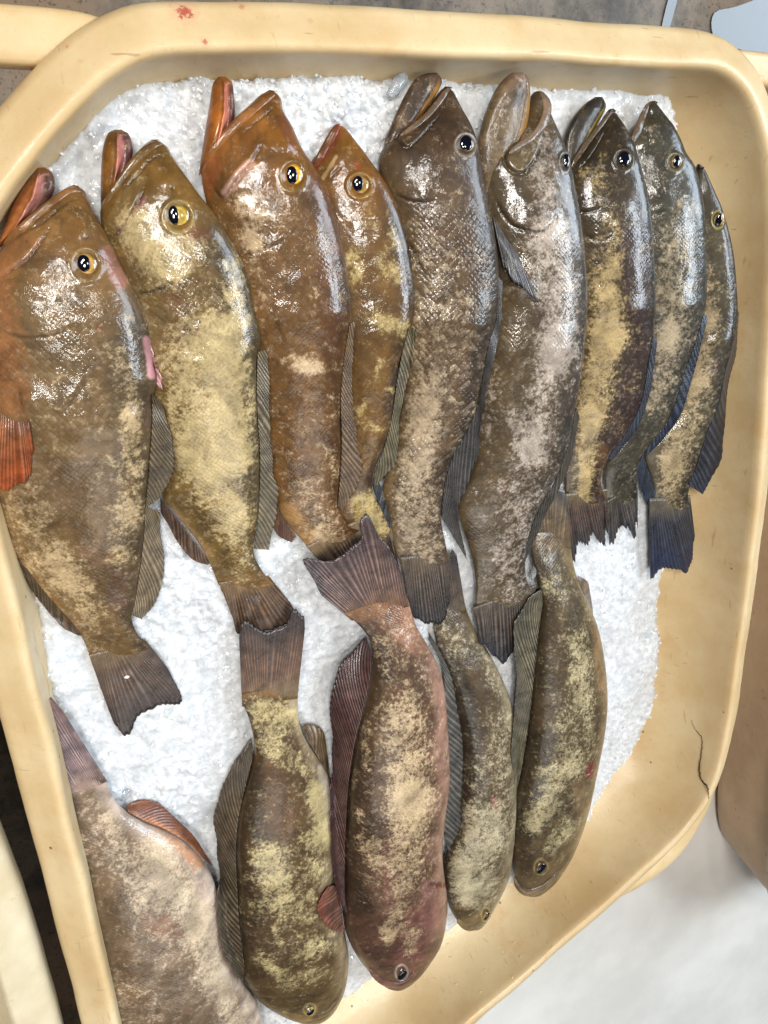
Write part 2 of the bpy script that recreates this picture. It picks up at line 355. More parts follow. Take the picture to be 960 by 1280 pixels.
def make_tub():
    r = empty('fish_tub', (0.33, -0.45, TABLE_Z))
    tub_mesh().build('shell', PLASTIC, r, r.location)
    g = Geo(); g.add(*bar_sweep([(0.072, 0.143), (0.045, 0.150), (0.0, 0.152), (-0.055, 0.152), (-0.092, 0.140), (-0.104, 0.09), (-0.108, 0.03), (-0.104, -0.02)], 0.0195, 0.013, -0.035)); g.build('handle', PLASTIC, r, r.location)
    b = [U(p, -0.052)[:2] for p in ((880, 975), (864, 1014), (834, 1060), (786, 1096), (728, 1120))]
    g = Geo(); g.add(*bar_sweep(b, 0.016, 0.020, -0.056)); g.build('handle', PLASTIC, r, r.location)
    tr = [U(p, -0.03)[:2] for p in ((905, 84), (935, 82), (985, 92), (1015, 130), (1020, 180))]
    g = Geo(); g.add(*bar_sweep(tr, 0.016, 0.012, -0.045)); g.build('handle', PLASTIC, r, r.location)
    return r
TUB = make_tub(); tag(TUB, 'deep yellowed plastic tub holding all the fish on ice', 'tub', 'yellowed plastic tubs on the table')
def copy_tree(o, parent=None):
    c = o.copy(); COL.objects.link(c); c.parent = parent
    for ch in list(o.children): copy_tree(ch, c)
    return c
t = NT('pale_plastic'); ob = t.n('ShaderNodeTexCoord').outputs['Object']
c2 = t.mix(t.ramp(t.noise(ob, 9, 6, 0.65), 0.3, 0.7), lin((196, 180, 146)), lin((216, 204, 176)))
c2 = t.mix(t.math('MULTIPLY', t.ramp(t.noise(ob, 70, 6, 0.75), 0.60, 0.72), 0.5), c2, lin((150, 122, 84)))
t.p(Base_Color=c2, Roughness=0.4, Normal=t.bump(t.noise(ob, 130, 5, 0.65), 0.25, 0.0016), Subsurface_Weight=0.1, Subsurface_Scale=0.01)
def neighbour(loc, scale, label, mat):
    c = copy_tree(TUB); c.location = loc; c.scale = scale; c['label'] = label
    for ch in c.children:
        if mat: ch.data = ch.data.copy(); ch.data.materials[0] = mat
neighbour((0.33 - 0.932, -0.45 - 0.30, TABLE_Z), (1, 1, 1), 'pale cream tub whose rim shows beyond the dark gap at left', t.mat)
t = NT('shade_toned_plastic'); ob = t.n('ShaderNodeTexCoord').outputs['Object']  # shade on this tub is put into its darker brown colour
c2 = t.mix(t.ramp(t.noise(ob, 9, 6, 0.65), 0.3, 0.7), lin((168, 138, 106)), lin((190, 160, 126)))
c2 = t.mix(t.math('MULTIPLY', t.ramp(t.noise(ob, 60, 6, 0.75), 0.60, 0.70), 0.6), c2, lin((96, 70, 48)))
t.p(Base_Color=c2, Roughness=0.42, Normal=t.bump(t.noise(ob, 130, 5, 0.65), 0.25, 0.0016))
neighbour((0.33 + 1.055, -0.42, TABLE_Z), (1, 1.25, 1), 'tub coloured darker brown for shade, standing close to the right of the full one', t.mat)
# the crack in the right wall
CR = [(864, 900), (869, 912), (877, 923), (877, 940), (875, 953), (874, 965), (877, 976), (884, 983), (886, 999)]

# ---------------------------------------------------------------- fish
HM_X0, HM_Y0, HM_D = -0.2, -1.2, 0.003
HM = np.full((400, 500), -9.0)
def hm_put(v):
    i = ((v[:, 0] - HM_X0) / HM_D).astype(int); j = ((v[:, 1] - HM_Y0) / HM_D).astype(int)
    ok = (i >= 0) & (i < 400) & (j >= 0) & (j < 500); np.maximum.at(HM, (i[ok], j[ok]), v[ok, 2])
def hm_get(v, H=None):
    H = HM if H is None else H
    i = np.clip(((v[:, 0] - HM_X0) / HM_D).astype(int), 1, 398); j = np.clip(((v[:, 1] - HM_Y0) / HM_D).astype(int), 1, 498)
    return np.max([H[i + a, j + b] for a in (-1, 0, 1) for b in (-1, 0, 1)], 0)
G_T = [0, 0.03, 0.08, 0.16, 0.30, 0.5, 0.75, 0.9, 1.0]; G_V = [0.12, 0.34, 0.58, 0.82, 1.0, 0.95, 0.62, 0.26, 0.02]
def loft(Dpx, Vpx, zs, tilt, thick, nu=300, nt=104, nb=24, gv=None, tp=1.25, ez=0.82):
    """body shell from its two traced edges; zs = height of the mid plane from snout to tail"""
    t = np.linspace(0, 1, nu) ** tp
    D, V = catmull(Dpx, nu, t), catmull(Vpx, nu, t)
    zm = np.interp(t, np.linspace(0, 1, len(zs)), zs)
    tl = np.interp(t, [0, .15, .7, 1], [tilt * .5, tilt, tilt, tilt * .3])
    D3, V3 = U(D, zm + tl), U(V, zm - tl); C = (D3 + V3) / 2; A = (D3 - V3) / 2; a = np.linalg.norm(A, axis=1)
    T = np.gradient(C, axis=0); N = np.cross(T, A); N /= np.linalg.norm(N, axis=1)[:, None] + 1e-12; N *= np.sign(N[:, 2:3])
    for _ in range(10): N = np.vstack([N[:1], (N[:-2] + N[1:-1] + N[2:]) / 3, N[-1:]])
    N /= np.linalg.norm(N, axis=1)[:, None]
    am = np.percentile(a, 92)
    B = thick * am * np.interp(t, G_T, gv or G_V); B = np.minimum(B, 0.92 * a + 0.0012)
    th = np.r_[np.linspace(0, np.pi, nt, endpoint=False), np.linspace(np.pi, 2 * np.pi, nb, endpoint=False)]
    cs, sn = np.cos(th), np.sign(np.sin(th)) * np.abs(np.sin(th)) ** ez
    v = C[:, None] + A[:, None] * cs[None, :, None] + N[:, None] * (B[:, None] * sn[None])[..., None]
    s = np.r_[0, np.cumsum(np.linalg.norm(np.diff(C, axis=0), axis=1))]
    uv = np.stack([np.broadcast_to(s[:, None], (nu, nt + nb)), a[:, None] * (-cs)[None]], -1)
    # end caps are closed by collapsing the first and last ring
    v[0] = v[0].mean(0); v[-1] = v[-1] * 0.35 + v[-1].mean(0) * 0.65
    return dict(v=v, N=np.broadcast_to(N[:, None], v.shape).copy(), t=np.broadcast_to(t[:, None], v.shape[:2]), c=np.broadcast_to(cs[None], v.shape[:2]), up=np.broadcast_to((np.sin(th) > -0.05)[None], v.shape[:2]), uv=uv, nu=nu, nv=nt + nb, a=a, C=C, edgeD=D3, edgeV=V3)
def sstep(x, a, b):
    x = np.clip((x - a) / (b - a), 0, 1); return x * x * (3 - 2 * x)
class Fish:
    def __init__(s, label, D, V, zs, tilt, thick, base, dark, belly, pale_col, head=None, group='whole groupers lying on ice', **k):
        s.label, s.D, s.V, s.zs, s.tilt = label, D, V, zs, tilt
        s.base, s.dark, s.belly, s.palec, s.head = [None if x is None else lin(x) * f for x, f in ((base, .54), (dark, .42), (belly, .68), (pale_col, .80), (head, .52))]
        s.HM0 = HM.copy(); s.palec = s.palec * np.array([1.05, .965, .96]); s.thick = thick * (.80 if s.D[0][1] < 800 else .70); s.k = k; s.group = group; s.g = Geo(); s.make()
    def colour(s, px, t, c, w):
        n = len(px); q = w * 30
        col = np.broadcast_to(s.base, (n, 3)).copy()
        lerp = lambda m, b: col * (1 - m[:, None]) + b * m[:, None]
        nz = fbm(q, 4) - 0.47
        col = lerp(sstep(c + nz * 0.9, 0.35, 0.95) * 0.9, s.dark)
        col = lerp(sstep(-c + nz * 0.9, 0.30, 1.0) * 0.85, s.belly)
        if s.head is not None: col = lerp((1 - sstep(t + nz * 0.12, 0.14, 0.34)) * 0.85, s.head)
        return col
    def paint(s, px, col, w):
        for (pts, r, cc, st) in s.k.get('paint', ()):
            d = segdist(px, pts) + (fbm(w * 160, 3) - .47) * r * 0.9
            m = (1 - sstep(d, r * 0.45, r)) * st; col = col * (1 - m[:, None]) + lin(cc) * .8 * m[:, None]
        return col
    def make(s):
        k = s.k; L = loft(s.D, s.V, s.zs, s.tilt, s.thick, gv=k.get('gv'))
        v = L['v'].reshape(-1, 3); N = L['N'].reshape(-1, 3); t = L['t'].ravel(); c = L['c'].ravel(); up = L['up'].ravel()
        px = P(v); disp = np.zeros(len(v)); dk = np.zeros(len(v))
        disp += (fbm(v * 45, 3) - 0.45) * 0.0022 * np.clip(1 - np.abs(c), 0, 1) ** .5
        for (pts, dep, wd, *ref) in k.get('groove', ()):
            one = len(pts) == 1; pts = np.array(pts, float) if one else catmull(pts, 60)
            near = np.nonzero(segdist(px, pts) < 40)[0]; d = np.full(len(v), 99.0); d[near] = segdist(px[near], pts)
            taper = np.ones(len(v)); ahead = np.zeros(len(v))
            if not one:
                D2 = np.linalg.norm(px[near][:, None] - pts[None], axis=2); j = D2.argmin(1)
                taper[near] = np.clip(np.minimum(j, 59 - j) / 14.0, .15, 1)
                sn = np.asarray(s.D[0], float) - pts.mean(0); ahead[near] = (((px[near] - pts[j]) @ sn) > 0) if not ref else (((np.asarray(ref[0], float) - pts[j]) * (px[near] - pts[j])).sum(1) > 0)
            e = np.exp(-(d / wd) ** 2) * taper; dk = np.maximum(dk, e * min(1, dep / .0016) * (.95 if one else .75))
            disp += -dep * e * .8 + ahead * taper * dep * 0.9 * np.exp(-d / (wd * 5))
        for (x, y, r, h) in k.get('bump', ()):
            d = np.hypot(px[:, 0] - x, px[:, 1] - y); disp += h * np.exp(-(d / r) ** 2)
        ex = k.get('eye')
        if ex:
            d = np.hypot((px[:, 0] - ex[0]) / ex[2], (px[:, 1] - ex[1]) / ex[3])
            disp += 0.0012 * np.exp(-((d - 1.12) / 0.2) ** 2) - 0.004 * np.exp(-(d / 0.75) ** 2)
        disp = np.where(up, disp, 0); disp[:L['nv']] = 0
        v = v + N * disp[:, None]; px = P(v)
        col = s.colour(px, t, c, v); col = s.paint(px, col, v)
        if ex:
            d = np.hypot((px[:, 0] - ex[0]) / ex[2], (px[:, 1] - ex[1]) / ex[3]); m = np.exp(-((d - 1.08) / 0.14) ** 2) * 0.5
            col = col * (1 - m[:, None]) + lin(k.get('ring', (150, 130, 84))) * m[:, None]
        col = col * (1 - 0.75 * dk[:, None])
        pm = np.full(len(v), k.get('pale0', 0.03))
        for (x0, y0, x1, y1, r, w) in k.get('pale', ()):
            d = segdist(px, [(x0, y0), (x1, y1)]); pm += w * .95 * (1 - sstep(d, r * 0.1, r * 1.3))
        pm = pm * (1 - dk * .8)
        sc = sstep(t, 0.24, 0.34) * k.get('scales', 0.6) * (1 - sstep(np.abs(c), .86, .99))
        msk = np.c_[np.clip(pm, -1, 1.2), sc, np.full(len(v), k.get('coat', 0.6))]
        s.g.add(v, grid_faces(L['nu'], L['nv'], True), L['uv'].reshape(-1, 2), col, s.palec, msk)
        e = slice(-10 * L['nv'], None); q = np.clip(pm[e], 0, .7).mean(); s.endc = col[e].mean(0) * (1 - q) + s.palec * q
        s.top = v[up]; s.tpx = px[up]; s.tN = N[up]; s.L = L; hm_put(v)
        for tb in k.get('tubes', ()): s.tube(*tb)
        for j in k.get('jaws', ()): s.jaw(**j)
        base = L['C'].mean(0); base = np.array([base[0], base[1], v[:, 2].min()])
        s.root = empty('grouper', tuple(base)); tag(s.root, s.label, 'fish', s.group)
        s.o = tuple(base)
        s.g.build('body', k.get('mat', SKIN), s.root, s.o)
        if ex: s.eye(*ex)
        for f in k.get('fins', ()): s.fin(**f)
    def surf(s, p):
        d = np.linalg.norm(s.tpx - np.asarray(p), axis=1); i = np.argsort(d)[:6]
        j = i[np.argmax(s.top[i, 2])]; return s.top[j], s.tN[j]
    def tube(s, pts, radii, col, col2=None, lift=-0.15, flat=0.42):
        """a fleshy fold (lip, jaw plate) lying on the head; radii in photo pixels"""
        n = 60; c = catmull(pts, n); r = catmull(np.c_[np.arange(len(radii)), radii], 200); r = np.interp(np.linspace(0, len(radii) - 1, n), r[:, 0], r[:, 1]) * np.sqrt(np.clip(np.minimum(np.arange(n) + .6, n - np.arange(n) - .4) / 7, 0, 1))
        z = np.array([s.surf(p)[0][2] for p in c]); kk = np.ones(9) / 9; z = np.convolve(np.r_[[z[0]] * 4, z, [z[-1]] * 4], kk, 'valid')
        m = mpp(c[n // 2], z[n // 2]); w = U(c, z + r * m * lift * 0.5)
        d = np.gradient(w, axis=0); d /= np.linalg.norm(d, axis=1)[:, None]
        up = np.array([0, 0, 1.0]); sd = np.cross(d, up); sd /= np.linalg.norm(sd, axis=1)[:, None]; un = np.cross(sd, d)
        a = np.linspace(0, 2 * np.pi, 22, endpoint=False)
        v = w[:, None] + (r * m)[:, None, None] * (sd[:, None] * np.cos(a)[None, :, None] + un[:, None] * (np.sin(a) * flat)[None, :, None])
        v[0] = v[0].mean(0); v[-1] = v[-1].mean(0)
        v = v.reshape(-1, 3); C1 = lin(col); C2 = lin(col2 or col); mx = np.tile((np.cos(a) * .5 + .5), n)
        mx = np.clip(mx + (fbm(v * 120, 3) - .47) * 1.2, 0, 1)
        cc = C1 * (1 - mx[:, None]) + C2 * mx[:, None]
        s.g.add(v, grid_faces(n, 22, True), c=cc, p=s.palec, m=(0.0, 0.0, 0.8))
    def jaw(s, D, V, zs, thick, outer, inner, tilt=0.0, cut=0.15, deep=0.006, tipc=None, pale=0.0):
        L = loft(D, V, zs, tilt, thick, nu=110, nt=64, nb=18, gv=[.35, .62, .85, 1, 1, 1, .95, .7, .2], tp=1.3)
        v = L['v'].reshape(-1, 3); c = L['c'].ravel(); t = L['t'].ravel(); up = L['up'].ravel()
        m = sstep(c, cut - .12, cut + .12) * sstep(t, 0.07, 0.2)
        dip = sstep(c, cut, cut + 0.5) * sstep(t, 0.1, 0.3) * np.clip(1.15 - np.abs(c), 0, 1)
        lip = np.exp(-((c - cut) / 0.1) ** 2) * sstep(t, .03, .12)
        v = v + L['N'].reshape(-1, 3) * (np.where(up, lip * 0.0018 - deep * dip, 0))[:, None]
        nz = (fbm(v * 70, 3) - .47)[:, None]
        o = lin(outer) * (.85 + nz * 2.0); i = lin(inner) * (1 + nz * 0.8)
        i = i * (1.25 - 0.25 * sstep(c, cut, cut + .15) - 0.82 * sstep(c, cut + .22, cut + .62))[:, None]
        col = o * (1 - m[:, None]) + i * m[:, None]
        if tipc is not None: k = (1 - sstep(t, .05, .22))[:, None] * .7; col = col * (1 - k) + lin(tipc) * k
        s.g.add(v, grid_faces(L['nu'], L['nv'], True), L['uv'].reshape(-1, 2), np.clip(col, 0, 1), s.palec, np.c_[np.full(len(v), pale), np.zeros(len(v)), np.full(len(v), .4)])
        hm_put(v)
    def eye(s, x, y, rx, ry, iris=(190, 150, 70), pup=(0.56, 0.66), off=(-.08, -.04)):
        w, n = s.surf((x, y)); n = n / np.linalg.norm(n); n = n * .75 + np.array([0, 0, .25]); n /= np.linalg.norm(n)
        m = mpp((x, y), w[2]); cen = U((x, y), w[2] - 0.0018)
        # in-plane axes that follow the picture's x and y
        ax = U((x + 1, y), w[2]) - U((x, y), w[2]); ax -= n * (ax @ n); ax /= np.linalg.norm(ax); ay = np.cross(n, ax)
        def dome(R, h, nr=14, na=36, c0=None, ox=0, oy=0, base=0.0, kx=1, ky=1):
            rr = np.linspace(0, 1, nr); aa = np.linspace(0, 2 * np.pi, na, endpoint=False)
            X = rr[:, None] * np.cos(aa) * rx * m * R * kx + ox * rx * m; Y = rr[:, None] * np.sin(aa) * ry * m * R * ky + oy * ry * m
            Z = np.broadcast_to((base + h * np.sqrt(np.clip(1 - rr ** 2, 0, 1)))[:, None], X.shape)
            v = cen + X[..., None] * ax + Y[..., None] * ay + Z[..., None] * n
            return v.reshape(-1, 3), grid_faces(nr, na, True), np.repeat(rr, na)
        g = Geo(); v, f, r = dome(1.0, 0.0052)
        I = lin(iris); edge = lin((74, 58, 34))
        a = sstep(r, .58, .98)[:, None]; col = I * (1 - a) + edge * a; b = np.exp(-((r - .56) / .08) ** 2)[:, None] * .6; col = col * (1 - b) + np.minimum(I * 1.9, 1) * b
        g.add(v, f, c=col); e = g.build('eye', IRIS, s.root, s.o)
        g = Geo(); v, f, r = dome(1, 0.0014, ox=off[0], oy=-off[1], base=0.0043, kx=pup[0], ky=pup[1]); g.add(v, f); p = g.build('pupil', PUPIL, e, s.o)
    def fin(s, name, base, outer, rays, col, ray, slant=0.6, zb=None, zo=None, over=0.0022, jag=0.045, edge=None, tip=None, n=None, m=20, thick=0.0011, ridge=0.00045, drop=0.0, fan=False, dense=1.0, label=None):
        n = n or int(np.clip(rays * 9, 80, 420)); tt = np.linspace(0, 1, n)
        b, o = catmull(base, n), catmull(outer, n); vv = np.linspace(0, 1, m)
        if name == 'tail_fin':
            q = np.array([s.D[0][0], s.D[0][1]], float); q = b - o; q /= np.linalg.norm(q, axis=1)[:, None]; b = b + q * 15
        if name == 'tail_fin': zb = s.L['C'][-12:, 2].mean() + .0004
        if zb is None:
            zb = np.array([s.surf(q)[0][2] for q in b]); zb = np.convolve(np.r_[[zb[0]] * 7, zb, [zb[-1]] * 7], np.ones(15) / 15, 'valid')
            zb = np.minimum(zb, np.interp(tt, np.linspace(0, 1, s.L['nu']), s.L['C'][:, 2]).max() + .02)
        else: zb = np.interp(tt, np.linspace(0, 1, len(np.atleast_1d(zb))), np.atleast_1d(zb))
        z1 = zb - drop if zo is None else np.interp(tt, np.linspace(0, 1, len(np.atleast_1d(zo))), np.atleast_1d(zo))
        wid = np.linalg.norm(o - b, axis=1).mean() / max(np.linalg.norm(np.diff(b, axis=0), axis=1).sum(), 1e-6)
        sh = 0.0 if fan else min(abs(slant) * 1.5, 1.6) * wid
        T2 = np.clip(tt[:, None] * (1 + sh) - sh + sh * vv[None], 0, 1); ip = lambda a: np.interp(T2, tt, a)
        b2, o2 = np.stack([ip(b[:, 0]), ip(b[:, 1])], -1), np.stack([ip(o[:, 0]), ip(o[:, 1])], -1)
        ph = tt[:, None] * rays * (1 + sh) + 0.12 * vnoise(np.c_[np.repeat(tt, m) * 40, np.tile(vv, n) * 3, np.zeros(n * m)]).reshape(n, m) + 2.4 * vnoise(np.c_[tt * 7, tt * 0, tt * 0 + rays])[:, None]
        fr = ph - np.floor(ph)
        ext = 1 - jag * .6 * (np.abs(fr - 0.5) * 2) ** 1.5 * vv[None] ** 2 - jag * 3.2 * (vnoise(np.c_[tt * rays * 0.4, tt * 0 + 3, tt * 0])[:, None] - .5) * vv[None] ** 2
        w = vv[None] * ext
        p = b2 * (1 - w[..., None]) + o2 * w[..., None]
        z = ip(zb) * (1 - vv[None]) + ip(z1) * vv[None]
        x0 = U(p, z); h = hm_get(x0.reshape(-1, 3), None if name == 'pectoral_fin' else s.HM0).reshape(z.shape)
        if over is not None:
            k = sstep(vv, .12, .5)[None]; z = z * (1 - k) + np.maximum(z, np.where(h > -1, h + over, -9)) * k
            for _ in range(6): z[1:-1] = (z[:-2] + 2 * z[1:-1] + z[2:]) / 4; z[:, 1:-1] = (z[:, :-2] + 2 * z[:, 1:-1] + z[:, 2:]) / 4
        x = U(p, z); rd = np.clip(1 - np.abs(fr - 0.5) / 0.34, 0, 1); rd = rd * rd * (3 - 2 * rd) * (.35 + .65 * vnoise(np.c_[np.floor(ph).ravel() * 1.7, np.tile(vv, n) * 2.2, np.zeros(n * m)]).reshape(n, m))
        top = x + np.array([0, 0, 1]) * (ridge * (rd - .3) * (1 - 0.3 * vv[None]) + thick * .5)[..., None]; bot = x - np.array([0, 0, 1]) * (thick * .5)
        ring = np.concatenate([top, bot[:, ::-1]], 1); hm_put(ring.reshape(-1, 3))
        cm, cr = lin(col) * .75, lin(ray) * .95
        cc = cm * (1 - rd[..., None] * dense) + cr * rd[..., None] * dense
        if tip is not None: k = sstep(vv, .45, 1.0)[None, :, None] * .85; cc = cc * (1 - k) + (lin(tip) * (0.7 + .6 * rd[..., None])) * k
        if name == 'tail_fin': edge = 1
        if edge is not None: k = (1 - sstep(vv, 0.0, .4))[None, :, None] * .8; cc = cc * (1 - k) + (s.endc * .8 if name == 'tail_fin' else lin(edge)) * k
        cc = cc * (0.8 + 0.45 * fbm(x.reshape(-1, 3) * 60, 3).reshape(z.shape))[..., None]
        cc = np.concatenate([cc, cc[:, ::-1]], 1).reshape(-1, 3)
        g = Geo(); f = grid_faces(n, 2 * m, True)
        i0 = np.arange(m - 1); lastb = (n - 1) * 2 * m
        caps = np.vstack([np.stack([i0, i0 + 1, 2 * m - 2 - i0, 2 * m - 1 - i0], -1)[:, ::-1], np.stack([i0, i0 + 1, 2 * m - 2 - i0, 2 * m - 1 - i0], -1) + lastb])
        g.add(ring.reshape(-1, 3), np.vstack([f, caps]), c=np.clip(cc, 0, 1))
        ob = g.build(name, FIN, s.root, s.o)
        if label: ob['label'] = label

# ---------------------------------------------------------------- crushed ice
ICE_PX = [(80, 165), (110, 122), (150, 99), (200, 92), (290, 91), (400, 88), (500, 91), (560, 96), (640, 98), (720, 98), (800, 102), (836, 112), (848, 138), (852, 165), (850, 186), (856, 215), (870, 300), (872, 450), (858, 600), (842, 690), (829, 720), (827, 800), (820, 870), (806, 915), (783, 955), (752, 1000), (738, 1036), (716, 1056), (680, 1085), (620, 1120), (560, 1160), (500, 1200), (468, 1228), (446, 1243), (428, 1252), (400, 1275), (350, 1320), (200, 1400), (160, 1330), (148, 1275), (100, 1060), (50, 850), (8, 660), (-30, 500), (-30, 330), (20, 230)]
ICE_CP = [(60, 250, -.046), (200, 120, -.046), (450, 120, -.047), (700, 110, -.055), (830, 130, -.066), (855, 200, -.066), (870, 450, -.070), (828, 760, -.090), (800, 920, -.092), (745, 1010, -.094), (700, 1070, -.092), (760, 760, -.072), (760, 850, -.080), (600, 400, -.070), (600, 800, -.066), (400, 900, -.066), (400, 730, -.056), (240, 760, -.054), (180, 980, -.054), (230, 1060, -.066), (60, 760, -.052), (100, 900, -.052), (110, 800, -.053), (28, 700, -.038), (58, 850, -.038), (84, 980, -.040), (130, 1200, -.040), (450, 1230, -.092), (340, 1300, -.085), (0, 500, -.06), (250, 450, -.06)]
cp = np.array([[*U((x, y), z)[:2], z] for x, y, z in ICE_CP])
def ice_z(xy):
    d2 = ((xy[:, None] - cp[None, :, :2]) ** 2).sum(-1) + 2e-4; w = d2 ** -1.5
    return (w * cp[:, 2]).sum(1) / w.sum(1)
_zb = np.array([cp[np.argmin([(p[0] - q[0]) ** 2 + (p[1] - q[1]) ** 2 for q in ICE_CP]), 2] for p in ICE_PX])
ice_poly = catmull(U(np.array(ICE_PX, float), _zb)[:, :2], 300, closed=True)
def worley(p, s):
    q = p / s; i = np.floor(q).astype(int); best = np.full(len(p), 9.0); val = np.zeros(len(p))
    for dx in (-1, 0, 1):
        for dy in (-1, 0, 1):
            a, b = (i[:, 0] + dx) % 64, (i[:, 1] + dy) % 64
            cx, cy = i[:, 0] + dx + _lat[a, b, 0], i[:, 1] + dy + _lat[a, b, 1]
            d = np.hypot(q[:, 0] - cx, q[:, 1] - cy); m = d < best; best = np.where(m, d, best); val = np.where(m, _lat[a, b, 2], val)
    return best, val
ST = 0.0017
gx = np.arange(ice_poly[:, 0].min() - .004, ice_poly[:, 0].max() + .004, ST); gy = np.arange(ice_poly[:, 1].min() - .004, ice_poly[:, 1].max() + .004, ST)
X, Y = np.meshgrid(gx, gy, indexing='ij'); q = np.c_[X.ravel(), Y.ravel()]
q = q + (rng.random(q.shape) - .5) * ST * 0.5
ed = segdist(q, np.vstack([ice_poly, ice_poly[:1]])) * np.where(inside(q, ice_poly), 1, -1)
q3 = np.c_[q, q[:, 0] * 0]
ed += (fbm(q3 * 60, 3) - .47) * 0.012 + (worley(q, .006)[1] - .5) * 0.004
zi = ice_z(q) + (fbm(q3 * 16, 3) - .47) * 0.014 + (fbm(q3 * 55, 3) - .47) * 0.007
b1, v1 = worley(q, .0075); b2, v2 = worley(q + 3.3, .0036); b3, v3 = worley(q + 1.7, .017)
coarse = np.clip((fbm(q3 * 9 + 40, 3) - .36) * 4, .25, 1.0) + 1.3 * np.exp(-((q[:, 0] - .24) ** 2 + (q[:, 1] - .12) ** 2) / .012)
zi += coarse * ((1 - b1 ** 2) * .0028 * (.5 + v1) + (v1 - .5) * .002 + (1 - b2 ** 2) * .0011 * (.4 + v2) + (v3 - .5) * .0035)
rr = .013; e = np.clip(ed, 0, rr); zi -= rr * 1.3 * (1 - np.sqrt(1 - (1 - e / rr) ** 2)) + np.where(ed < 0, .02, 0)
keep = ed > -0.0025; idx = np.full(len(q), -1); idx[keep] = np.arange(keep.sum())
ff = grid_faces(len(gx), len(gy)); ff = ff[:, ::-1]; ff = idx[ff]; ff = ff[(ff >= 0).all(1)]
iv = np.c_[q, zi][keep]
t = NT('crushed_ice'); ob = t.n('ShaderNodeTexCoord').outputs['Object']
n1 = t.noise(ob, 520, 5, 0.75); n2 = t.noise(ob, 110, 4, 0.6)
c = t.mix(t.ramp(n2, 0.3, 0.7), lin((196, 198, 200)), lin((226, 227, 228)))
c = t.mix(t.math('MULTIPLY', t.ramp(t.noise(ob, 38, 5, 0.65), 0.50, 0.68), 0.5), c, lin((182, 187, 191)))
vo = t.n('ShaderNodeTexVoronoi', {'Vector': ob, 'Scale': 260.0}, feature='F1')
t.p(Base_Color=c, Roughness=0.30, Subsurface_Weight=0.7, Subsurface_Scale=0.009, Subsurface_Radius=(1.0, 1.0, 1.0), Coat_Weight=0.5, Coat_Roughness=0.06, IOR=1.31,
    Normal=t.bump(n1, 0.55, 0.0012, t.bump(vo.outputs['Distance'], 0.5, 0.0012)))
ICE = t.mat
g = Geo(); g.add(iv, ff, orient='up'); ice = tag(g.build('crushed_ice', ICE), 'white crushed ice filling the tub under the fish', kind='stuff')
hm_put(iv)
# loose lumps among the crushed ice, joined in one object
g = Geo(); ph = (1 + 5 ** .5) / 2
ico = np.array([(-1, ph, 0), (1, ph, 0), (-1, -ph, 0), (1, -ph, 0), (0, -1, ph), (0, 1, ph), (0, -1, -ph), (0, 1, -ph), (ph, 0, -1), (ph, 0, 1), (-ph, 0, -1), (-ph, 0, 1)]) / 1.9
icf = np.array([(0, 11, 5), (0, 5, 1), (0, 1, 7), (0, 7, 10), (0, 10, 11), (1, 5, 9), (5, 11, 4), (11, 10, 2), (10, 7, 6), (7, 1, 8), (3, 9, 4), (3, 4, 2), (3, 2, 6), (3, 6, 8), (3, 8, 9), (4, 9, 5), (2, 4, 11), (6, 2, 10), (8, 6, 7), (9, 8, 1)])
icf = np.c_[icf, icf[:, 2]]
edk = ed[keep]; wts = np.where(edk < .012, 1.6, .35) + 2.2 * np.exp(-((iv[:, 0] - .24) ** 2 + (iv[:, 1] - .12) ** 2) / .01)
for k in rng.choice(len(iv), 3200, replace=False, p=wts / wts.sum()):
    r = rng.uniform(.0009, .0026) * (1.7 if rng.random() < .10 else 1)
    a = rng.normal(size=(3, 3)); a, _ = np.linalg.qr(a)
    v = ico * (1 + rng.normal(size=(12, 1)) * .16) * r * np.array([1, rng.uniform(.6, 1), rng.uniform(.45, .9)]) @ a.T
    g.add(v + iv[k] + [0, 0, r * .15], icf)
LUMPW = NT('ice_grain'); LUMPW.p(Base_Color=(.90, .92, .94), Roughness=0.12, Transmission_Weight=0.15, IOR=1.31, Coat_Weight=0.6, Coat_Roughness=.05); LUMPW = LUMPW.mat
tag(g.build('ice_lumps', LUMPW, smooth=False), 'loose grains of ice scattered over the crushed ice', kind='stuff')
LUMPM = NT('clear_ice'); LUMPM.p(Base_Color=(.80, .84, .88), Roughness=0.16, Transmission_Weight=0.8, IOR=1.31, Subsurface_Weight=0.2, Subsurface_Scale=0.005, Coat_Weight=0.4)
def ice_piece(pts, r, z, label):
    w = U(np.array(pts, float), z); cen = w.mean(0); n, m = 16, 24
    th = np.linspace(0, np.pi, n); fi = np.linspace(0, 2 * np.pi, m, endpoint=False)
    ax = w[1] - w[0]; L = np.linalg.norm(ax) / 2; ax /= 2 * L; sd = np.cross([0, 0, 1], ax)
    v = cen + ax * (np.cos(th)[:, None, None] * L) + (sd * np.cos(fi)[:, None] + np.array([0, 0, .8]) * np.sin(fi)[:, None])[None] * (np.sin(th)[:, None, None] ** .7 * r)
    v = v.reshape(-1, 3); v += (fbm(v * 150, 3) - .47)[:, None] * .004 * ((v - cen) / .01)
    g = Geo(); g.add(v, grid_faces(n, m, True)); tag(g.build('ice_piece', LUMPM.mat), label, 'ice')
ice_piece([(486, 120), (507, 93)], .006, -.040, 'large smooth lump of clear ice beside the open dark jaw at the top')
ice_piece([(664, 726), (672, 700)], .004, -.05, 'small wedge of wet ice between two tails near the middle')
ice_piece([(140, 1000), (168, 985)], .008, -.056, 'clear grey lump of ice beside the pinkish tail at lower left')

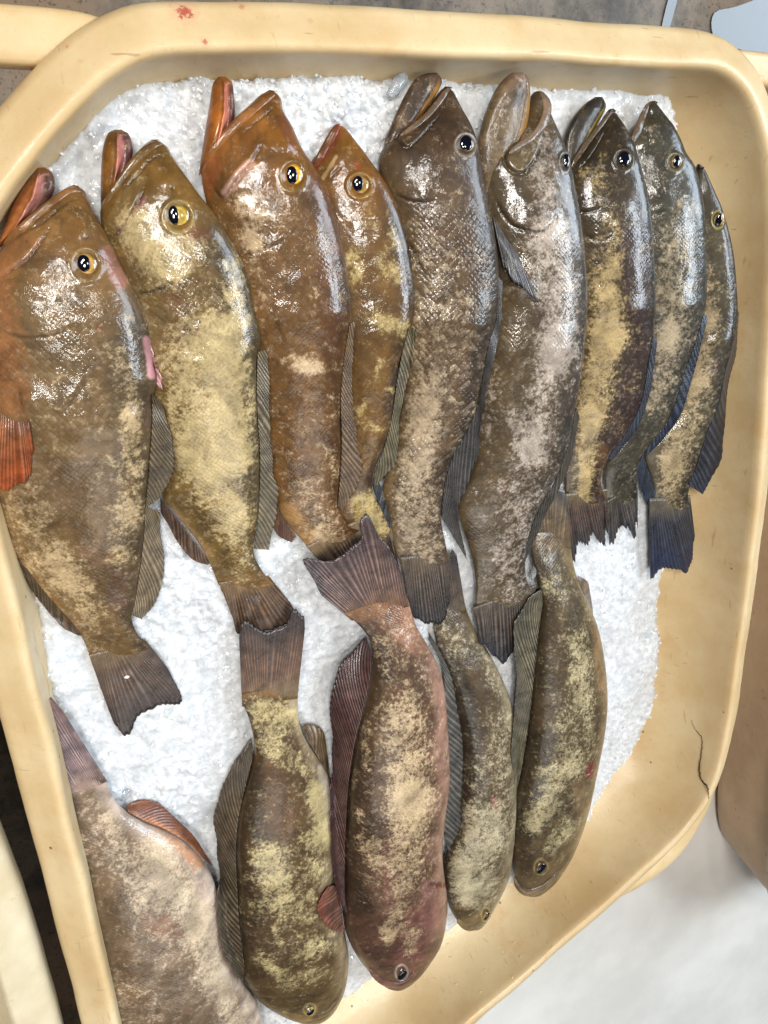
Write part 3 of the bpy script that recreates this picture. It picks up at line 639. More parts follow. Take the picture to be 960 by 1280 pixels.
# the crack running down the right wall of the tub
def wall_pt(p):
    """where the sight line of a photo pixel meets the tub's inner wall"""
    best = None
    for d in np.linspace(0, DEPTH, 240):
        w = U(p, -d); i = np.argmin(((RIM - RN * wall_off(d) - w[:2]) ** 2).sum(1)); s = (w[:2] - (RIM[i] - RN[i] * wall_off(d))) @ RN[i]
        if s > 0: return w, RN[i]
    return U(p, 0), RN[0]
cpx = catmull(CR, 60); cpx = cpx + (rng.random(cpx.shape) - .5) * 1.2
pts = []
for p in cpx[:-9]: pts.append(wall_pt(p)[0])
for p in cpx[-9:]: pts.append(U(p, 0.0005))
pts = np.array(pts); pts = pts + (CAM - pts) * .0022; n = len(pts); rad = np.interp(np.linspace(0, 1, n), [0, .15, .4, .75, .9, 1], [.0002, .0004, .0006, .0013, .0009, .0003]) * rng.uniform(.7, 1.3, n)
d = np.gradient(pts, axis=0); d /= np.linalg.norm(d, axis=1)[:, None]; a1 = np.cross(d, [0.5, 0.2, 0.8]); a1 /= np.linalg.norm(a1, axis=1)[:, None]; a2 = np.cross(d, a1)
an = np.linspace(0, 2 * np.pi, 8, endpoint=False)
v = pts[:, None] + rad[:, None, None] * (a1[:, None] * np.cos(an)[None, :, None] + a2[:, None] * np.sin(an)[None, :, None])
g = Geo(); g.add(v.reshape(-1, 3), grid_faces(n, 8, True)); g.build('crack', plain('crack_brown', (74, 54, 36), .8), TUB, TUB.location)  # crack drawn as a thin dark brown tube along the wall

g = Geo(); fl = [(642, 1178), (628, 1190), (660, 1166), (606, 1212), (585, 1216), (570, 1230), (618, 1168), (548, 1244), (650, 1196), (700, 1160), (668, 1126), (850, 811), (600, 1240), (530, 1222), (690, 1184), (712, 1128), (560, 1180), (640, 1222)]
for p in fl:
    w = wall_pt(p)[0] + (CAM - wall_pt(p)[0]) * .001; a = rng.uniform(0, 6.28); dx = np.array([math.cos(a), math.sin(a), .1]) * rng.uniform(.0012, .0034); dy = np.array([-math.sin(a), math.cos(a), .3]) * .0009; up = np.array([-.3, .3, .8]) * .0006
    g.add([w + dx, w + dy, w - dx, w - dy, w + up * 2, w - up], [(0, 1, 4, 4), (1, 2, 4, 4), (2, 3, 4, 4), (3, 0, 4, 4), (1, 0, 5, 5), (2, 1, 5, 5), (3, 2, 5, 5), (0, 3, 5, 5)])
tag(g.build('fish_scales', plain('loose_scale', (226, 206, 170), .25, .5), smooth=False), 'tiny loose scales stuck to the near tub wall', kind='stuff')
# ---------------------------------------------------------------- the catch: upper row, then lower row (traced from the photograph)
OL = (92, 78, 40); BR = (110, 84, 56); PALE = (205, 185, 122)
def T(d, v, out, rays=20, col=(58, 48, 44), ray=(118, 98, 82), tip=(40, 38, 46), edge=(140, 112, 84), zb=None, zo=None, **k):
    return dict(name='tail_fin', base=[d, ((d[0] + v[0]) / 2, (d[1] + v[1]) / 2), v], outer=out, rays=rays, col=col, ray=ray, tip=tip, edge=edge, zb=zb, zo=zo, fan=True, jag=k.pop('jag', 0.03), ridge=k.pop('ridge', .0004), **k)
def DF(base, outer, rays=26, col=(70, 58, 44), ray=(132, 116, 88), name='dorsal_fin', **k):
    return dict(name=name, base=base, outer=outer, rays=rays, col=col, ray=ray, **k)
DARKFIN = dict(col=(34, 36, 44), ray=(84, 82, 80))
BLUEFIN = dict(col=(24, 31, 46), ray=(64, 72, 84), tip=(20, 31, 56))

def fish13():
    Fish('slim mottled grouper lying head down, second from the right in the lower row',
    D=[(590, 1160), (572, 1151), (560, 1128), (555, 1095), (562, 1062), (576, 1030), (576, 1007), (579, 964), (578, 922), (572, 887), (563, 846), (548, 811), (542, 780), (548, 762)],
    V=[(590, 1160), (602, 1155), (620, 1125), (634, 1092), (638, 1060), (641, 1007), (641, 949), (638, 887), (630, 858), (616, 826), (597, 794), (585, 768), (580, 750)],
    zs=[-.068, -.056, -.052, -.055, -.058], tilt=.006, thick=.62, base=(112, 92, 66), dark=(72, 60, 46), belly=(176, 160, 128), pale_col=(206, 202, 168),
    pale=[(600, 1030, 595, 1110, 34, .75), (590, 1000, 600, 960, 22, .2), (628, 900, 630, 1050, 22, .38), (560, 790, 575, 810, 20, .4), (600, 810, 622, 860, 14, .3), (570, 1080, 580, 1120, 18, .4)],
    paint=[([(618, 1000), (620, 1012)], 5, (170, 70, 74), .6), ([(600, 1148), (585, 1155)], 14, (118, 96, 60), .7), ([(574, 1110), (586, 1112)], 4, (120, 92, 60), .6), ([(572, 1123), (582, 1124)], 4, (120, 92, 60), .6), ([(570, 1135), (582, 1136)], 4, (120, 92, 60), .6)],
    groove=[([(637, 1084), (616, 1080), (596, 1094), (584, 1112)], .0007, 2.0)], eye=(607, 1143, 5, 8, (190, 160, 80)), ring=(196, 176, 90), scales=.7, bump=[(590, 1150, 16, .002)],
    tubes=[([(572, 1148), (582, 1157), (592, 1159), (604, 1152)], [3, 4, 4, 3], (92, 76, 50), (124, 104, 70))],
    fins=[DF([(572, 1068), (577, 1042), (576, 1007), (580, 964), (578, 922), (572, 887), (564, 846), (548, 811), (536, 790)], [(565, 1078), (556, 1051), (553, 1013), (556, 964), (556, 930), (553, 893), (555, 875), (553, 835), (536, 800)], rays=34, col=(52, 52, 50), ray=(118, 116, 106), zb=-.048, zo=-.050, over=None, slant=-1.2, ridge=.0003),
          T((548, 768), (580, 750), [(545, 705), (556, 690), (570, 690)], zb=-.058, zo=-.056, over=None)])
def fish9():
    Fish('smallest dark mottled grouper at the far right with blue tail fins',
    D=[(873, 205), (882, 215), (893, 238), (903, 262), (912, 295), (917, 325), (920, 362), (921, 400), (915, 431), (907, 462), (899, 503), (886, 537), (872, 575), (863, 605), (860, 622), (864, 637)],
    V=[(873, 205), (864, 225), (858, 260), (858, 300), (864, 350), (866, 400), (862, 434), (852, 475), (843, 512), (827, 541), (807, 566), (812, 590), (819, 615), (812, 640)],
    zs=[-.030, -.034, -.034, -.046, -.062], tilt=.010, thick=.56, base=(92, 82, 60), dark=(46, 42, 42), belly=(120, 108, 84), pale_col=(200, 186, 146),
    pale=[(880, 400, 870, 470, 24, .6), (868, 480, 845, 580, 24, .6), (835, 570, 838, 640, 20, .45), (890, 350, 886, 400, 16, .35), (884, 300, 882, 340, 8, .2)],
    paint=[([(869, 214), (872, 228)], 5, (40, 26, 30), .9), ([(893, 452), (886, 470)], 9, (78, 62, 66), .6), ([(812, 655), (862, 640)], 12, (74, 66, 62), .5), ([(834, 597)], 7, (86, 78, 74), .7)],
    groove=[([(868, 340), (876, 346), (888, 344)], .0012, 2.4)], eye=(897, 275, 7, 10, (176, 150, 84)), ring=(186, 166, 96), scales=.75,
    fins=[DF([(918, 380), (914, 431), (906, 465), (898, 505), (884, 540), (872, 578), (861, 606)], [(923, 390), (920, 440), (911, 478), (907, 515), (905, 545), (897, 585), (877, 617)], rays=24, zo=[-.036, -.04, -.05], **BLUEFIN),
          DF([(803, 566), (812, 592), (820, 616)], [(794, 580), (801, 612), (812, 633)], rays=9, name='anal_fin', **BLUEFIN),
          T((864, 634), (812, 638), [(868, 668), (865, 700), (858, 722), (851, 715), (840, 712), (824, 714), (813, 722)], rays=18, col=(28, 34, 50), ray=(70, 74, 84), tip=(24, 40, 72), edge=(92, 82, 70), zo=-.064)])
def fish8():
    Fish('dark grey green mottled grouper, second from the right in the upper row',
    D=[(818, 126), (827, 138), (840, 157), (850, 177), (856, 192), (866, 207), (873, 230), (878, 262), (880, 300), (881, 350), (879, 387), (867, 431), (857, 459), (848, 494), (836, 525), (814, 553), (799, 577), (796, 600), (797, 624)],
    V=[(818, 126), (806, 134), (798, 150), (785, 165), (776, 190), (780, 240), (786, 300), (792, 380), (796, 450), (788, 512), (772, 550), (756, 585), (757, 615), (760, 640)],
    zs=[-.044, -.034, -.033, -.044, -.058], tilt=.009, thick=.58, base=(76, 70, 54), dark=(46, 42, 38), belly=(100, 92, 70), pale_col=(190, 180, 150),
    pale=[(845, 300, 840, 420, 30, .55), (835, 420, 820, 500, 20, .5), (850, 258, 868, 262, 18, .3), (820, 170, 835, 200, 20, .15), (808, 505, 812, 515, 7, .5), (780, 590, 795, 640, 14, .2)],
    paint=[([(824, 470), (835, 455)], 8, (58, 52, 46), .7), ([(845, 450), (850, 440)], 7, (58, 52, 46), .7)],
    groove=[([(800, 272), (815, 268), (835, 262)], .0010, 2.0), ([(800, 155), (812, 170), (808, 190)], .0009, 2.2)], eye=(844, 203, 9, 10, (150, 128, 80)), ring=(140, 124, 84), scales=.7, coat=.95, bump=[(812, 135, 9, .002)],
    tubes=[([(812, 128), (805, 145), (797, 165), (788, 182)], [3, 6, 6, 3], (70, 58, 46), (104, 84, 66))],
    fins=[DF([(880, 392), (868, 431), (856, 465), (846, 497), (834, 527), (813, 554), (799, 576)], [(884, 398), (874, 440), (861, 490), (850, 520), (836, 540), (818, 560), (800, 577)], rays=22, **BLUEFIN),
          T((797, 622), (760, 640), [(797, 650), (794, 674), (787, 668), (775, 673), (762, 686)], rays=14, col=(52, 48, 46), ray=(96, 88, 80), tip=(38, 40, 48), zo=-.062, jag=.14)])
def fish7():
    Fish('near black backed grouper with a yellow belly patch, third from the right above',
    D=[(764, 136), (772, 144), (782, 160), (792, 182), (799, 207), (807, 240), (812, 270), (815, 312), (817, 350), (817, 400), (812, 447), (803, 500), (787, 535), (762, 570), (752, 590), (752, 608), (759, 628)],
    V=[(764, 136), (752, 150), (738, 172), (722, 197), (712, 215), (708, 245), (712, 290), (716, 340), (720, 400), (716, 450), (712, 494), (708, 530), (704, 570), (706, 605), (708, 633)],
    zs=[-.040, -.030, -.030, -.042, -.056], tilt=.010, thick=.60, base=(78, 60, 38), dark=(38, 28, 26), belly=(96, 76, 44), pale_col=(206, 188, 134), head=(60, 48, 30),
    pale=[(756, 345, 765, 420, 30, .75), (755, 420, 742, 520, 26, .75), (738, 520, 728, 620, 17, .8), (735, 220, 752, 245, 20, .4), (755, 195, 750, 215, 8, .4), (765, 275, 770, 330, 16, .35), (733, 300, 758, 298, 7, .4)],
    paint=[([(735, 400), (737, 408)], 9, (58, 12, 24), .95), ([(744, 438), (750, 450)], 5, (110, 86, 60), .6), ([(755, 466)], 5, (110, 86, 60), .6), ([(790, 300), (800, 430), (780, 520), (752, 590)], 20, (62, 44, 40), .8), ([(752, 560), (756, 615)], 8, (104, 72, 46), .6), ([(710, 632), (758, 628)], 12, (78, 58, 54), .6)],
    groove=[([(760, 156), (746, 182), (732, 202), (717, 215)], .0016, 1.8, (728, 180)), ([(718, 265), (735, 264), (752, 260)], .0016, 2.4), ([(728, 292), (745, 299), (762, 295), (775, 268)], .0011, 2.4)], eye=(779, 200, 11, 12, (46, 44, 40), (.66, .68)), ring=(92, 80, 52), scales=.65, coat=.9,
    tubes=[([(766, 137), (757, 150), (742, 170), (724, 196), (714, 212)], [3, 4, 5, 6, 4], (58, 44, 28), (88, 68, 46))],
    jaws=[dict(D=[(752, 121), (756, 134), (748, 152), (738, 170), (724, 195), (716, 222)], V=[(745, 121), (732, 130), (717, 147), (706, 172), (704, 205), (708, 235)], zs=[-.042, -.046, -.046], thick=.45, outer=(66, 56, 42), inner=(142, 122, 44), cut=.45, deep=.002, tipc=(40, 32, 30))],
    fins=[DF([(816, 420), (811, 450), (802, 500), (786, 535), (763, 568)], [(821, 428), (817, 460), (810, 500), (795, 538), (762, 578)], rays=20, **BLUEFIN),
          T((759, 626), (708, 632), [(760, 660), (754, 687), (745, 681), (737, 684), (728, 684), (715, 695)], rays=18, col=(58, 46, 44), ray=(110, 84, 68), tip=(36, 36, 42), edge=(96, 72, 62), zo=-.060, jag=.12)])
def fish6():
    Fish('largest brown grouper with a silvery shining flank, fourth from the right above',
    D=[(675, 114), (683, 124), (689, 143), (697, 164), (706, 187), (713, 212), (718, 240), (725, 280), (730, 330), (732, 370), (731, 400), (726, 455), (718, 510), (706, 570), (686, 610), (668, 645), (657, 690), (658, 722), (668, 748)],
    V=[(675, 114), (663, 122), (655, 148), (640, 170), (618, 185), (602, 205), (604, 240), (610, 300), (614, 370), (610, 430), (604, 490), (598, 540), (588, 590), (572, 635), (588, 690), (595, 730), (594, 774)],
    zs=[-.030, -.022, -.022, -.034, -.048], tilt=.009, thick=.58, base=(104, 84, 56), dark=(84, 78, 72), belly=(98, 82, 56), pale_col=(206, 200, 188),
    pale=[(690, 300, 700, 440, 34, .62), (690, 440, 660, 560, 30, .55), (670, 560, 640, 680, 30, .4), (672, 180, 690, 280, 26, .45), (618, 480, 606, 540, 14, .4), (634, 515, 640, 530, 10, .45), (618, 590, 630, 640, 14, .1), (640, 400, 655, 404, 12, .2), (625, 700, 640, 740, 26, .3), (650, 280, 665, 300, 22, .25)],
    paint=[([(664, 178), (644, 204)], 15, (112, 94, 60), .7), ([(625, 620), (630, 612)], 5, (96, 44, 34), .6), ([(606, 235), (612, 300)], 9, (118, 104, 84), .6), ([(634, 380), (628, 480), (620, 600)], 26, (100, 80, 50), .5), ([(600, 770), (665, 745)], 14, (92, 78, 62), .6)],
    groove=[([(616, 240), (626, 262), (640, 280), (663, 289), (680, 288), (692, 278), (698, 262)], .0022, 2.2), ([(660, 168), (640, 180), (631, 194), (634, 207), (646, 216), (658, 213), (671, 192), (680, 160)], .0028, 2.0, (652, 192)), ([(655, 362), (668, 376), (676, 374)], .0012, 2.4)], bump=[(650, 355, 18, .004), (662, 262, 26, .003)], eye=(706, 203, 6, 11, (150, 140, 120), (.72, .72)), ring=(140, 130, 120), scales=.75, coat=1.0,
    tubes=[([(676, 114), (684, 132), (680, 152), (668, 170), (650, 182), (636, 192)], [4, 6, 6, 5, 4, 3], (104, 84, 66), (132, 110, 90))],
    jaws=[dict(D=[(652, 90), (659, 100), (661, 125), (657, 158), (645, 190), (636, 235)], V=[(640, 91), (628, 102), (614, 125), (602, 160), (598, 200), (608, 255)], zs=[-.022, -.026, -.028], thick=.45, outer=(112, 92, 64), inner=(150, 106, 40), cut=.62, deep=.0015, tipc=(118, 96, 80), pale=.15)],
    fins=[dict(name='pectoral_fin', base=[(612, 252), (622, 264), (632, 282)], outer=[(628, 330), (645, 356), (672, 378)], rays=14, col=(66, 64, 66), ray=(128, 126, 130), zb=-.026, zo=[-.020, -.016], fan=True, jag=.04),
          DF([(720, 510), (708, 565), (690, 608), (670, 645), (658, 682)], [(724, 520), (714, 575), (701, 608), (684, 640), (655, 704)], rays=24, col=(40, 42, 46), ray=(100, 94, 84), zo=[-.02, -.028, -.036, -.042]),
          T((668, 746), (594, 774), [(664, 786), (646, 812), (630, 830), (622, 825), (610, 812), (599, 803)], rays=22, col=(52, 46, 44), ray=(110, 94, 80), tip=(32, 34, 44), zo=-.052)])
def fish5():
    Fish('brown grouper with coarse sparkling scales and closed jaw, fifth from the left above',
    D=[(560, 108), (568, 117), (578, 137), (588, 157), (596, 180), (601, 210), (610, 255), (618, 300), (623, 340), (624, 380), (614, 420), (606, 462), (599, 500), (590, 525), (574, 555), (561, 580), (554, 612), (551, 645), (556, 675), (562, 706)],
    V=[(560, 108), (545, 122), (525, 148), (500, 165), (476, 190), (474, 220), (484, 250), (492, 290), (496, 340), (500, 400), (502, 450), (500, 500), (494, 540), (484, 585), (478, 615), (486, 645), (492, 680), (503, 713)],
    zs=[-.034, -.024, -.023, -.036, -.046], tilt=.010, thick=.60, base=(112, 86, 58), dark=(84, 70, 56), belly=(124, 100, 66), pale_col=(204, 190, 158), head=(84, 62, 42),
    pale=[(530, 340, 540, 480, 46, .30), (525, 520, 515, 640, 30, .62), (540, 480, 530, 560, 24, .4), (510, 660, 530, 690, 22, .5), (540, 640, 548, 680, 14, .3), (530, 200, 560, 240, 30, .12), (560, 350, 580, 420, 30, .2)],
    paint=[([(495, 618), (506, 622)], 10, (96, 76, 52), .7), ([(514, 650), (518, 670)], 8, (110, 92, 64), .5), ([(505, 700), (558, 700)], 15, (88, 70, 54), .75), ([(560, 270), (585, 300), (600, 350)], 16, (84, 64, 48), .5)],
    groove=[([(490, 240), (505, 247), (520, 252), (542, 251)], .0014, 2.0), ([(508, 300), (520, 318), (528, 338)], .0022, 2.4), ([(520, 150), (499, 164), (497, 172), (502, 181), (512, 183), (536, 160), (558, 134)], .0022, 1.8, (518, 165))], bump=[(545, 205, 26, .003)], eye=(582, 181, 12, 13, (116, 104, 86), (.68, .68)), ring=(150, 136, 116), scales=1.0, coat=.75, mat=SKINBIG,
    tubes=[([(562, 110), (552, 124), (536, 144), (516, 160), (500, 170)], [4, 5, 5, 4, 3], (84, 62, 42), (104, 80, 58))],
    jaws=[dict(pale=.12, D=[(546, 91), (552, 102), (545, 118), (532, 138), (515, 165), (500, 205)], V=[(535, 91), (520, 98), (506, 120), (492, 150), (480, 185), (484, 225)], zs=[-.032, -.034, -.034], thick=.45, outer=(78, 58, 40), inner=(150, 104, 40), cut=.5, deep=.0015, tipc=(64, 48, 38))],
    fins=[DF([(622, 345), (621, 395), (611, 430), (602, 480), (596, 510), (580, 545), (564, 575), (555, 610), (551, 645)], [(628, 352), (626, 400), (619, 445), (607, 492), (600, 535), (597, 572), (584, 605), (572, 640), (584, 700)], rays=34, col=(40, 40, 44), ray=(98, 92, 86), slant=.9),
          DF([(470, 592), (480, 620), (489, 655)], [(464, 600), (474, 634), (486, 664)], rays=10, name='anal_fin', **DARKFIN),
          T((562, 703), (503, 711), [(562, 750), (556, 775), (549, 785), (540, 781), (530, 780), (519, 772), (511, 760)], rays=20, col=(50, 42, 38), ray=(112, 96, 80), tip=(34, 32, 36), zb=-.042, zo=-.046)])
def fish4():
    Fish('small orange brown grouper squeezed between two larger ones, fourth from the left above',
    D=[(421, 155), (433, 162), (446, 178), (460, 197), (473, 215), (486, 235), (498, 260), (508, 292), (516, 330), (520, 380), (508, 425), (498, 455), (493, 492), (488, 530), (478, 562), (467, 590), (466, 615), (478, 640), (490, 668)],
    V=[(421, 155), (411, 172), (402, 190), (388, 205), (388, 240), (396, 290), (408, 340), (416, 400), (420, 460), (424, 520), (424, 570), (420, 610), (418, 640), (432, 668), (455, 690)],
    zs=[-.042, -.033, -.032, -.040, -.048], tilt=.010, thick=.60, base=(132, 94, 42), dark=(86, 62, 40), belly=(124, 96, 48), pale_col=(208, 192, 132), head=(146, 94, 26),
    pale=[(480, 330, 500, 345, 16, .5), (440, 320, 446, 345, 14, .6), (470, 400, 505, 412, 14, .7), (440, 520, 466, 535, 12, .5), (486, 485, 492, 488, 6, .6), (455, 630, 470, 660, 24, .8), (490, 290, 500, 310, 10, .4), (474, 452, 470, 470, 6, .4), (456, 500, 450, 515, 6, .4)],
    paint=[([(421, 158), (405, 190), (392, 206)], 9, (150, 60, 30), .8), ([(404, 222), (420, 196)], 3, (214, 176, 120), .7), ([(446, 206)], 6, (150, 66, 42), .6)],
    groove=[([(412, 222), (428, 205)], .0008, 1.6)], eye=(450, 232, 14, 14, (138, 108, 52), (.5, .64), (-.22, -.12)), ring=(150, 116, 60), scales=.45, coat=.9,
    tubes=[([(424, 157), (414, 175), (400, 198), (391, 212)], [6, 7, 6, 3], (128, 60, 30), (96, 60, 24))],
    fins=[DF([(512, 408), (503, 440), (496, 480), (490, 520), (480, 560), (468, 592)], [(521, 412), (516, 450), (507, 488), (499, 525), (495, 575), (468, 609)], rays=30, col=(78, 70, 50), ray=(140, 130, 100)),
          T((490, 666), (455, 690), [(500, 715), (490, 728), (478, 730)], rays=10, zo=-.05)])
def fish3():
    Fish('amber brown grouper with wide open jaw and golden eye, third from the left above',
    D=[(341, 113), (350, 122), (354, 138), (366, 160), (378, 187), (393, 210), (406, 232), (418, 267), (428, 305), (436, 355), (440, 400), (432, 440), (427, 480), (425, 520), (426, 560), (424, 600), (422, 630), (434, 655), (452, 664)],
    V=[(341, 113), (318, 130), (290, 154), (262, 185), (251, 215), (260, 262), (274, 310), (288, 360), (300, 410), (312, 460), (322, 520), (334, 580), (343, 625), (360, 655), (378, 676), (393, 694)],
    zs=[-.030, -.022, -.022, -.034, -.044], tilt=.010, thick=.60, base=(134, 94, 48), dark=(108, 70, 30), belly=(130, 92, 46), pale_col=(224, 204, 164), head=(158, 100, 28),
    pale=[(305, 255, 318, 300, 22, .6), (325, 265, 338, 270, 12, .45), (310, 300, 322, 308, 12, .5), (372, 455, 395, 460, 13, .95), (355, 448, 365, 446, 6, .6), (352, 520, 380, 530, 24, .2), (380, 600, 400, 660, 30, .3), (400, 670, 430, 680, 24, .45), (318, 330, 330, 370, 12, .3), (415, 560, 420, 590, 8, .3)],
    paint=[([(322, 150), (296, 180), (266, 205)], 16, (160, 104, 48), .65), ([(262, 205), (258, 235)], 16, (176, 104, 54), .8), ([(282, 240), (296, 222), (312, 204)], 8, (226, 176, 152), .8), ([(352, 150), (366, 180)], 9, (112, 64, 44), .6), ([(395, 225), (425, 310)], 12, (116, 70, 34), .6), ([(360, 640), (395, 690)], 16, (186, 142, 88), .6), ([(405, 330), (412, 440)], 16, (102, 62, 34), .5)],
    groove=[([(302, 316), (314, 317), (328, 312), (345, 305), (358, 296)], .0014, 2.0), ([(330, 166), (316, 200), (297, 222), (278, 246), (262, 226)], .0026, 2.0, (280, 195)), ([(300, 170), (325, 148), (346, 130)], .0012, 2.0), ([(356, 430), (340, 380), (352, 350)], .0006, 2.4)], bump=[(358, 180, 10, .002)],
    eye=(366, 220, 15, 17, (206, 150, 44), (.5, .62), (-.12, -.02)), ring=(120, 94, 40), scales=.6, coat=.95,
    tubes=[([(344, 118), (326, 131), (302, 152), (276, 178), (254, 203)], [4, 7, 8, 7, 4], (146, 92, 38), (118, 72, 28))],
    jaws=[dict(D=[(282, 96), (290, 105), (292, 124), (292, 150), (278, 178)], V=[(273, 96), (266, 106), (262, 135), (255, 175), (248, 222)], zs=[-.028, -.03, -.03], thick=.8, outer=(150, 86, 26), inner=(206, 124, 104), cut=-.05, deep=.007, tipc=(110, 62, 24))],
    fins=[DF([(437, 405), (430, 450), (426, 500), (427, 550), (425, 595), (422, 632)], [(443, 402), (441, 455), (441, 500), (446, 548), (452, 582), (448, 605), (428, 638)], rays=34, col=(84, 62, 44), ray=(144, 122, 90), slant=.9),
          DF([(343, 628), (356, 650), (370, 670)], [(338, 650), (345, 668), (364, 678)], rays=9, col=(84, 52, 34), ray=(126, 88, 58), name='anal_fin'),
          T((452, 664), (393, 694), [(466, 705), (448, 722), (425, 728)], rays=12, zo=-.05)])
def fish2():
    Fish('yellow flanked grouper with pale cheek and open pink mouth, second from the left above',
    D=[(195, 175), (207, 182), (214, 193), (229, 215), (248, 242), (268, 267), (286, 295), (301, 322), (311, 352), (318, 385), (326, 422), (321, 450), (321, 477), (322, 515), (324, 552), (325, 590), (323, 627), (320, 665), (317, 690), (328, 714), (345, 733)],
    V=[(195, 175), (176, 190), (152, 218), (128, 255), (128, 285), (140, 320), (150, 370), (160, 420), (172, 480), (184, 540), (198, 600), (204, 624), (214, 634), (231, 656), (248, 678), (262, 704), (278, 743)],
    zs=[-.031, -.023, -.022, -.034, -.047], tilt=.010, thick=.58, base=(134, 104, 52), dark=(98, 80, 50), belly=(150, 122, 78), pale_col=(214, 200, 148), head=(146, 104, 40),
    pale=[(255, 430, 250, 560, 60, .85), (280, 420, 300, 560, 30, .6), (290, 330, 300, 400, 18, .65), (170, 290, 210, 330, 40, .8), (160, 270, 180, 300, 20, .3), (265, 560, 285, 640, 42, .7), (290, 640, 305, 720, 22, .3), (240, 300, 262, 315, 16, .3), (160, 205, 175, 225, 12, .35), (200, 380, 230, 400, 20, -.12)],
    paint=[([(172, 226), (156, 252), (140, 280)], 12, (150, 122, 74), .65), ([(150, 215), (130, 255)], 10, (124, 84, 34), .7), ([(248, 414), (252, 418)], 5, (120, 16, 22), .9), ([(300, 524), (302, 527)], 4, (150, 10, 24), .95), ([(248, 582), (250, 584)], 3, (200, 40, 30), .8), ([(249, 464)], 3, (190, 40, 30), .7), ([(309, 400), (312, 480), (312, 560), (316, 640)], 11, (96, 82, 56), .7), ([(235, 290), (255, 295)], 12, (118, 70, 50), .5), ([(306, 560), (300, 600)], 12, (96, 82, 54), .75), ([(286, 576), (296, 590)], 10, (100, 86, 56), .75), ([(302, 470), (312, 480)], 8, (96, 82, 54), .8), ([(216, 640), (256, 690)], 9, (170, 130, 84), .7), ([(180, 250), (150, 290)], 5, (150, 90, 84), .7), ([(214, 372), (240, 400), (216, 420)], 20, (110, 72, 44), .5), ([(290, 730), (345, 725)], 14, (150, 112, 66), .6)],
    groove=[([(168, 364), (182, 366), (202, 360), (222, 349)], .0015, 2.2), ([(209, 190), (190, 198), (172, 218), (150, 240)], .0013, 2.0), ([(182, 228), (168, 260), (152, 284), (139, 303)], .0022, 2.0, (140, 255)), ([(215, 235)], .0014, 3.0), ([(222, 420), (236, 400), (232, 380)], .0006, 2.2)], bump=[(210, 225, 9, .0015)],
    eye=(223, 271, 17, 18, (166, 140, 62), (.42, .66), (-.32, -.06)), ring=(170, 150, 90), scales=.8, coat=.9,
    tubes=[([(203, 180), (190, 184), (170, 203), (148, 232), (130, 256)], [4, 7, 7, 6, 3], (112, 82, 34), (92, 64, 26))],
    jaws=[dict(D=[(152, 162), (161, 168), (166, 184), (164, 200), (150, 226)], V=[(143, 162), (134, 168), (128, 190), (126, 228), (126, 268)], zs=[-.031, -.033, -.034], thick=.8, outer=(124, 80, 26), inner=(204, 128, 120), cut=-.1, deep=.007, tipc=(86, 58, 22))],
    fins=[DF([(322, 440), (321, 480), (322, 520), (325, 570), (324, 620), (321, 660), (317, 686)], [(334, 436), (337, 477), (338, 540), (342, 590), (347, 615), (346, 640), (341, 662), (336, 687)], rays=36, col=(82, 72, 56), ray=(150, 138, 108), slant=1.0),
          DF([(200, 622), (228, 658), (262, 703)], [(201, 640), (215, 666), (230, 690), (243, 702), (260, 706)], rays=14, col=(78, 58, 46), ray=(120, 98, 82), name='anal_fin', zo=-.05),
          T((345, 731), (279, 742), [(362, 752), (368, 770), (340, 790), (300, 795), (293, 778)], rays=18, col=(84, 62, 44), ray=(138, 106, 78), tip=(66, 54, 46), zo=-.052)])
